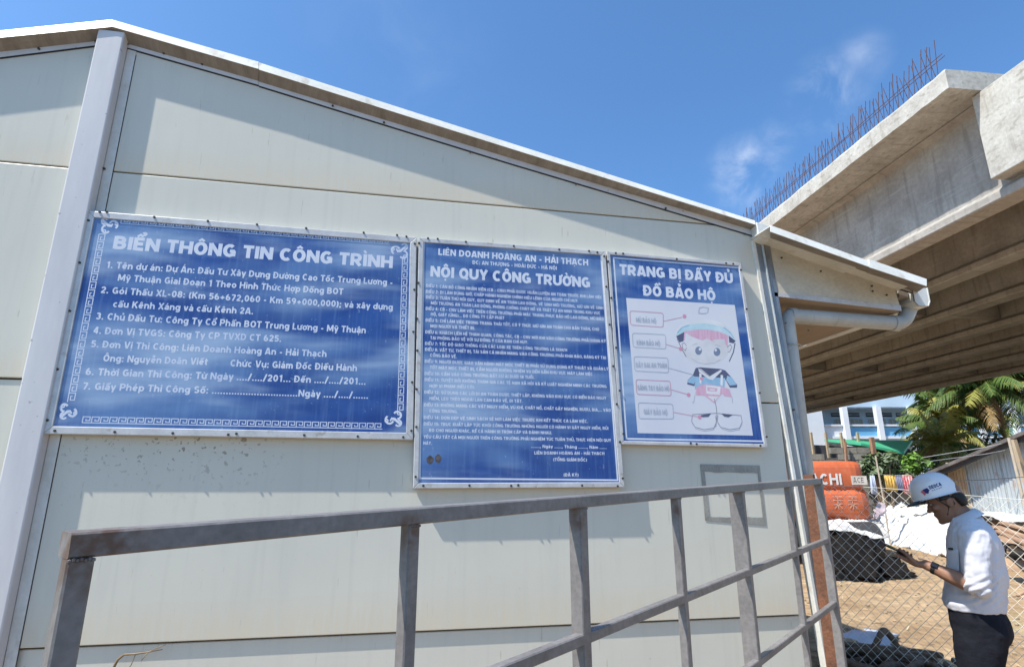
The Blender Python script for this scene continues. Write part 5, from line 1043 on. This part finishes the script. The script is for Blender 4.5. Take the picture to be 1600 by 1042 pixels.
# ------------------------------------------------------------------ person
def person():
    KM = 1.13
    rz = math.atan2(.72040301, -.69355569)
    p = thing('person', 'person in white hard hat, white shirt and dark trousers looking down at a phone', 'person', (3.22*KM,3.10*KM,CH*(1-KM)), rz); p.scale = (KM,)*3
    V = Vector
    skin = pm('skin', (.30,.155,.098), (.255,.13,.08), scale=14, rough=.5, spec=.35, fine=.05)
    shirt_m = pm('shirt_cotton', (.62,.62,.66), (.57,.57,.62), scale=6, rough=.85, bump=.35, bscale=9, stretch=(1,1,.6), spec=.15)
    jean = pm('dark_denim', (.006,.007,.012), (.012,.013,.020), scale=7, rough=.85, bump=.25, bscale=40, spec=.2)
    def ring(c, a, b, ax=(1,0,0), ay=(0,1,0), n=20, e=2.0):
        c, ax, ay = V(c), V(ax).normalized(), V(ay).normalized(); out = []
        for i in range(n):
            t = 2*pi*i/n; ct, st = cos(t), sin(t); out.append(c+ax*a*math.copysign(abs(ct)**(2/e), ct)+ay*b*math.copysign(abs(st)**(2/e), st))
        return out
    def limb(mb, pts, rad, n=14):
        mb.tube([V(q) for q in pts], rad, n)
        mb.ell(pts[0], (rad[0],)*3, None, 10); mb.ell(pts[-1], (rad[-1],)*3, None, 10)
    # ---- body (one skin surface)
    mb = MB()
    hc = V((-.058,0,1.555)); RH = Matrix.Rotation(R(21), 3, 'Y')
    def hp(x, y, z): return hc+RH@V((x,y,z))
    prof = [(-.118,.030,.080,.030),(-.105,-.005,.092,.046),(-.085,-.040,.096,.058),(-.060,-.070,.096,.066),(-.035,-.086,.096,.071),(-.01,-.094,.096,.074),(.02,-.100,.097,.077),(.05,-.100,.094,.076),(.08,-.090,.082,.068),(.10,-.070,.060,.052),(.115,-.04,.03,.03)]
    rings = []
    for z, xb, xf, hw in prof:
        cx = (xb+xf)/2; a = (xf-xb)/2; rings.append([hp(cx+a*cos(t)*(1 if cos(t) < 0 else 1), hw*sin(t)*(1-.22*max(0,cos(t))**2), z) for t in [2*pi*i/24 for i in range(24)]])
    mb.loft(rings)
    def hell(c, r, ry=0): mb.ell(hp(*c), r, RH@Matrix.Rotation(ry,3,'Y'), 12)
    hell((.100,0,-.012), (.013,.013,.026), R(-25)); hell((.110,0,-.028), (.015,.017,.012)); hell((.097,.012,-.032), (.011,.008,.008)); hell((.097,-.012,-.032), (.011,.008,.008))
    hell((.092,0,.022), (.014,.052,.010)); hell((.092,0,-.058), (.012,.024,.006)); hell((.089,0,-.068), (.012,.021,.007)); hell((.080,0,-.102), (.020,.026,.018))
    hell((.066,.045,-.02), (.024,.022,.018)); hell((.066,-.045,-.02), (.024,.022,.018))
    for s_ in (1,-1): hell((-.012,.078*s_,-.012), (.019,.009,.032), R(-12)); hell((.001,.077*s_,-.018), (.009,.008,.014))
    limb(mb, [(-.150,0,1.405),(-.128,0,1.455),(-.098,0,1.505)], [.068,.060,.058])
    # trunk and legs under the clothes
    mb.loft([ring(c, a, b, e=2.3) for c, a, b in (((-.11,0,.88),.10,.15),((-.12,0,1.05),.10,.145),((-.135,0,1.2),.105,.155),((-.14,0,1.33),.10,.165),((-.145,0,1.38),.07,.13),((-.145,0,1.42),.05,.06))])
    for s_ in (1,-1): limb(mb, [(-.10,.085*s_,.88),(-.075,.09*s_,.56),(-.09,.09*s_,.30)], [.085,.055,.04])
    SH, EL, WR = V((-.150,.175,1.385)), V((-.128,.228,1.098)), V((.095,.178,1.196))
    limb(mb, [SH+V((0,0,-.03)), SH.lerp(EL,.5), EL], [.046,.046,.041]); d = WR-EL
    limb(mb, [EL, EL+d*.25, EL+d*.6, EL+d*.88, WR], [.041,.045,.039,.029,.0275])
    SR, ER, WR2 = V((-.150,-.175,1.385)), V((-.165,-.235,1.10)), V((-.115,-.235,.86))
    limb(mb, [SR+V((0,0,-.03)), SR.lerp(ER,.5), ER], [.046,.046,.041]); limb(mb, [ER, ER.lerp(WR2,.3), WR2], [.041,.042,.028])
    # left hand under the phone: local axes along the phone
    PX = V((.90,-.06,.43)).normalized(); PY = V((.06,1,0)).normalized(); PN = PX.cross(PY).normalized()   # PN up out of the screen
    PC = V((.222,.132,1.262))
    def pp(x, y, n): return PC+PX*x+PY*y+PN*n
    pw = WR
    mb.loft([ring(pw, .023,.030, PN, PY), ring(pp(-.105,.032,-.022), .019,.035, PN, PY), ring(pp(-.075,.020,-.024), .017,.041, PN, PY), ring(pp(-.040,.012,-.024), .015,.040, PN, PY), ring(pp(-.018,.010,-.022), .011,.033, PN, PY)])
    # four fingers wrapping under and up the far edge, thumb along the near edge
    for i in range(4):
        x = -.072+.0205*i; r_ = (.0078,.0085,.0088,.0082)[i]
        y0 = .030 if i < 3 else .034
        limb(mb, [pp(x,y0,-.020), pp(x+.006,.004,-.0215), pp(x+.010,-.028,-.019), pp(x+.012,-.046,-.006), pp(x+.010,-.044,.010)], [r_+.002,r_+.001,r_,r_*.95,r_*.85], 10)
    limb(mb, [pp(-.098,.052,-.016), pp(-.070,.058,-.004), pp(-.040,.050,.008), pp(-.012,.040,.013)], [.014,.0125,.0105,.0085], 10)
    # outer knuckle ridge seen from the side
    for i in range(4): mb.ell(pp(-.070+.021*i,.046,-.024), (.011,.010,.011), None, 10)
    # right hand hanging
    limb(mb, [WR2, WR2+V((.01,0,-.05)), WR2+V((.02,0,-.09))], [.027,.030,.026])
    for i in range(4): limb(mb, [WR2+V((-.012+.016*i,.0,-.085)), WR2+V((-.008+.017*i,.012,-.125)), WR2+V((-.006+.017*i,.03,-.150-.006*(1 if i in (1,2) else 0)))], [.0095,.0085,.0075], 8)
    limb(mb, [WR2+V((.03,.01,-.03)), WR2+V((.05,.02,-.065)), WR2+V((.05,.03,-.095))], [.012,.011,.009], 8)
    o = mb.build('body', skin, p, fix=True)
    rm = o.modifiers.new('r', 'REMESH'); rm.mode = 'VOXEL'; rm.voxel_size = .0042; rm.use_smooth_shade = True
    smo = o.modifiers.new('s', 'SMOOTH'); smo.factor = .5; smo.iterations = 3; apply_mods(o)
    # eyes and brows
    mb = MB()
    for s_ in (1,-1): mb.ell(hp(.083,.030*s_,.004), (.010,.011,.007), RH, 10)
    mb.build('eye', pm('eye_white', (.35,.33,.31)), p, smooth=True)
    mb = MB()
    for s_ in (1,-1): mb.ell(hp(.089,.031*s_,.021), (.008,.022,.004), RH, 10)
    mb.build('eyebrow', pm('hair_black', (.012,.010,.009), (.02,.017,.015), scale=30, rough=.6), p, smooth=True)
    # hair below the hat
    rings = []
    for z, xb, xf, hw in ((-.055,-.090,-.045,.060),(-.03,-.100,-.030,.072),(0.0,-.101,-.022,.0785),(.012,-.096,-.005,.078),(.025,-.08,.0,.065)):
        cx = (xb+xf)/2; a = (xf-xb)/2; rings.append([hp(cx+a*cos(t), hw*sin(t), z) for t in [2*pi*i/24 for i in range(24)]])
    mb = MB(); mb.loft(rings); mb.build('hair', MATS['hair_black'], p, smooth=True)
    # hard hat
    hm = pm('hat_plastic', (.78,.79,.80), (.74,.75,.77), scale=5, rough=.25, spec=.5, coat=.3); hk = pm('hat_black', (.015,.015,.016), rough=.5)
    T = V((-.008,0,1.590)); RT = Matrix.Rotation(R(17), 3, 'Y'); ha, hb, hh = .126, .104, .128
    def tp(x, y, z): return T+RT@V((x,y,z))
    rings = []; N = 40
    for i in range(15):
        t = (i/14)*pi/2*.985; e = cos(t)**.82; zz = hh*sin(t)**.92
        rings.append([tp((ha*e+(.0))*cos(2*pi*j/N), hb*e*sin(2*pi*j/N), zz+(.0025*max(0,1-abs(sin(2*pi*j/N))*7) if i > 3 else 0)) for j in range(N)])
    rings.insert(0, [tp(ha*1.0*cos(2*pi*j/N)*1.0, hb*1.0*sin(2*pi*j/N), -.014) for j in range(N)])
    rings.insert(0, [tp((ha+.010)*cos(2*pi*j/N), (hb+.010)*sin(2*pi*j/N), -.018) for j in range(N)])
    rings.insert(0, [tp((ha-.004)*cos(2*pi*j/N), (hb-.004)*sin(2*pi*j/N), -.017) for j in range(N)])
    mb = MB(); mb.loft(rings, cap=False); mb.add(rings[-1], [list(range(N))]); inner = [tp((ha-.006)*cos(2*pi*j/N), (hb-.006)*sin(2*pi*j/N), .02) for j in range(N)]
    mb.loft([rings[0], inner]); hat = mb.build('hard_hat', hm, p, smooth=True)
    vis = MB(); n = 14; top = []; 
    for k in range(n+1):
        a = R(-62+124*k/n); ex = .034*cos(a*1.35)**.8 if abs(a*1.35) < pi/2 else 0
        top.append((tp((ha-.004)*cos(a), (hb-.004)*sin(a), -.010), tp((ha+.012+ex)*cos(a), (hb+.010+ex*.6)*sin(a), -.026), tp((ha+.010+ex)*cos(a), (hb+.008+ex*.6)*sin(a), -.033), tp((ha-.006)*cos(a), (hb-.006)*sin(a), -.020)))
    vis.loft([list(q) for q in top]); vis.build('visor', hk, hat, smooth=False)
    mb = MB(); mb.tube([tp((ha-.022)*cos(a), (hb-.016)*sin(a), -.030-.008*cos(a-pi)) for a in [R(95+170*i/16) for i in range(17)]], .011, 8); mb.ell(tp(-ha+.020,0,-.034), (.012,.026,.014), RT, 12); mb.build('headband', hk, hat, smooth=True)
    mb = MB(); mb.tube([tp(.01,hb-.012,-.02), hp(.006,.074,-.035), hp(.035,.058,-.075)], .0035, 6); mb.tube([tp(-.06,hb-.03,-.02), hp(-.03,.075,-.03), hp(.006,.074,-.035)], .0035, 6); mb.build('chin_strap', hk, hat)
    # emblem and wording on the side of the hat
    def onhat(u, v, n):
        zz = v; e = max(.05, 1-(max(zz,0)/hh)**2.3)**.5 if zz < hh else .05; e = cos(math.asin(min(.999,(max(zz,.0)/hh)**(1/.92))))**.82
        xx = max(-.98, min(.98, u/(ha*e))); return tp(u, hb*e*(1-xx*xx)**.5+.0012+n, zz)
    def hatpoly(mb, pts, k, n):
        sub = [V((pts[i][0]*(1-t)+pts[(i+1)%len(pts)][0]*t, pts[i][1]*(1-t)+pts[(i+1)%len(pts)][1]*t)) for i in range(len(pts)) for t in (0,.5)]
        mb.add([onhat(q.x, q.y, n) for q in sub], (list(range(len(sub))),), k)
    lm = [pm('logo_red', (.62,.16,.20)), pm('logo_navy', (.03,.035,.16))]
    mb = MB(); hatpoly(mb, [(.062,.034),(.046,.042),(.040,.018),(.050,.006)], 0, .0005); hatpoly(mb, [(.047,.042),(.020,.046),(.014,.028),(.041,.020)], 1, .0008)
    hatpoly(mb, [(.040,.018),(.036,.030),(.020,.024),(.028,.014)], 1, .0011)
    text(mb, "DEOCA", lambda u, v, n: onhat(.010-u, .034+v+u*.06, n+.0004), .066, .019, t=.24, k=1, gap=.14); text(mb, "GROUP", lambda u, v, n: onhat(.004-u, .021+v+u*.06, n+.0004), .054, .007, t=.16, k=1, gap=.7)
    mb.build('hat_emblem', lm, hat, fix=False)
    # shirt: torso and sleeves in one cloth surface
    mb = MB()
    TR = [(.952,-.098,.140,.168),(.985,-.098,.146,.174),(1.03,-.108,.147,.176),(1.09,-.124,.147,.178),(1.17,-.138,.142,.182),(1.25,-.146,.136,.188),(1.335,-.150,.128,.196),(1.385,-.150,.112,.188),(1.42,-.148,.092,.150),(1.445,-.143,.078,.105),(1.462,-.140,.070,.078)]
    mb.loft([ring((c,0,z), a, b, (1,0,.0), (0,1,0), 28, 2.25) for z, c, a, b in TR])
    def sleeve(S_, E_, C_, sg):
        pts = [S_+V((0,-.04*sg,.0)), S_+V((-.004,.012*sg,-.035)), S_.lerp(E_,.35)+V((0,.012*sg,0)), S_.lerp(E_,.7)+V((0,.008*sg,0)), E_+V((.0,0,.012)), C_]
        mb.tube([pts[0], pts[1], pts[2], pts[3], pts[4]], [.076,.079,.074,.068,.060], 18); mb.tube([pts[4]+V((0,0,.01)), pts[4].lerp(C_,.5), C_], [.058,.058,.0535], 18); mb.ell(pts[4], (.060,.060,.060), None, 14)
        mb.tube([pts[4].lerp(C_,.72), C_], [.0555,.0565], 18)
    sleeve(SH, EL, EL+(WR-EL).normalized()*.050+V((0,0,.010)), 1); sleeve(SR, ER, ER+(WR2-ER).normalized()*.05, -1)
    o = mb.build('shirt', shirt_m, p)
    rm = o.modifiers.new('r', 'REMESH'); rm.mode = 'VOXEL'; rm.voxel_size = .0058; rm.use_smooth_shade = True
    smo = o.modifiers.new('s', 'SMOOTH'); smo.factor = .5; smo.iterations = 6
    tx = bpy.data.textures.new('folds', 'CLOUDS'); tx.noise_scale = .085; tx.noise_depth = 2
    dm = o.modifiers.new('d', 'DISPLACE'); dm.texture = tx; dm.strength = .022; dm.mid_level = .5; apply_mods(o)
    # fold creases at the elbow and waist: directional displacement
    for v in o.data.vertices:
        c = v.co; near = math.exp(-((c.z-1.10)/.07)**2)*(1 if c.y > .15 else .0)+.55*math.exp(-((c.z-1.03)/.06)**2); k = sin((c.z*1.0+c.x*.55+.02*sin(c.y*40))*150)
        v.co += v.normal*(.0035*near*k)
    # collar
    ca = V((.46,0,.888)).normalized(); cx = V((.888,0,-.46)).normalized()
    def cr(c, a, b): return ring(c, a, b, cx, (0,1,0), 32)
    mb = MB(); c0 = V((-.130,0,1.468)); 
    out_ = cr(c0+ca*-.032, .095,.093); topr = cr(c0+ca*.014, .070,.068); topi = cr(c0+ca*.011, .063,.061); bot = cr(c0+ca*-.045, .070,.070)
    for i in (0,1,2,30,31): out_[i] = out_[i]-ca*.020+cx*.004
    mb.loft([out_, topr, topi, bot], cap=False); mb.build('collar', shirt_m, p, smooth=True)
    # chest pocket with a pen, button placket
    def tor(th, z, n=0):
        for k in range(len(TR)-1):
            if TR[k][0] <= z <= TR[k+1][0]: f = (z-TR[k][0])/(TR[k+1][0]-TR[k][0]); c, a, b = [TR[k][q]*(1-f)+TR[k+1][q]*f for q in (1,2,3)]; break
        ct, st = cos(th), sin(th); e = 2/2.25
        return V((c+(a+n)*math.copysign(abs(ct)**e,ct), (b+n)*math.copysign(abs(st)**e,st), z))
    mb = MB(); rows = []
    for i in range(7):
        z = 1.165+.125*i/6; rows.append([tor(R(26+34*j/8), z, .013) for j in range(9)])
    mb.loft(rows, closed=False, cap=False); pk = mb.build('pocket', shirt_m, p, smooth=True); sd_ = pk.modifiers.new('t', 'SOLIDIFY'); sd_.thickness = .004
    mb = MB(); a, c = tor(R(36),1.288,.016), tor(R(48),1.290,.016); mb.bar(a, c, .006, .010, (0,0,1)); mb.build('pocket_pen', hk, pk)
    # trousers
    mb = MB(); mb.loft([ring((c,0,z), a, b, n=26, e=2.3) for z, c, a, b in ((1.0,-.098,.128,.158),(.96,-.100,.130,.162),(.90,-.108,.142,.172),(.84,-.112,.142,.174),(.79,-.104,.125,.165),(.75,-.09,.10,.15))])
    for s_ in (1,-1): mb.loft([ring((c,.088*s_,z), a, b, n=20) for z, c, a, b in ((.86,-.108,.125,.088),(.78,-.090,.122,.090),(.66,-.068,.105,.086),(.54,-.068,.087,.076),(.40,-.085,.074,.068),(.25,-.095,.070,.062))])
    o = mb.build('trousers', jean, p); rm = o.modifiers.new('r', 'REMESH'); rm.mode = 'VOXEL'; rm.voxel_size = .008; rm.use_smooth_shade = True
    smo = o.modifiers.new('s', 'SMOOTH'); smo.iterations = 5; dm = o.modifiers.new('d', 'DISPLACE'); dm.texture = tx; dm.strength = .012; dm.mid_level = .5; apply_mods(o)
    # shoes
    for s_ in (1,-1):
        mb = MB(); mb.loft([ring((-.06,.09*s_,z+.19), a, b, n=20, e=2.4) for z, a, b in ((0,.13,.045),(.02,.132,.047),(.045,.115,.042))]); mb.loft([ring((-.09,.09*s_,z+.19), a, .042, n=20) for z, a in ((.04,.09),(.075,.065),(.10,.055))]); mb.build('shoe', hk, p, smooth=True)
    # wrist watch
    mb = MB(); w0 = EL+d*.80; w1 = EL+d*.885; mb.tube([w0, w1], [.0335,.0325], 20, cap=True); wt = mb.build('wrist_watch', hk, p); bevel(wt, .002)
    mb = MB(); nrm = V((-.2,.75,.62)).normalized(); mm = w0.lerp(w1,.5)+nrm*.033; q = mm; a1 = d.normalized(); b1 = nrm.cross(a1); mb.bar(q-a1*.017, q+a1*.017, .034, .010, nrm, c=.003); mb.build('watch_case', pm('watch_face', (.02,.02,.025), rough=.1), wt)
    # phone, held
    M = Matrix.Translation(p.location) @ Matrix.Rotation(rz, 4, 'Z') @ Matrix.Scale(KM, 4)
    ph = thing('mobile_phone', 'slim dark mobile phone held in the hand of the man', 'phone', M @ PC); ph.rotation_euler = (0,0,rz); ph.scale = (KM,)*3
    mb = MB(); mb.bar(PX*-.072, PX*.072, .070, .0085, PN, c=.003); o = mb.build('phone_body', pm('phone_black', (.02,.02,.022), rough=.3), ph)
    mb = MB(); q = [PX*x+PY*y+PN*.0047 for x, y in ((-.068,-.032),(.068,-.032),(.068,.032),(-.068,.032))]; mb.add(q, ((0,1,2,3),)); mb.build('screen', pm('phone_screen', (.03,.035,.045), rough=.06), ph)
person()
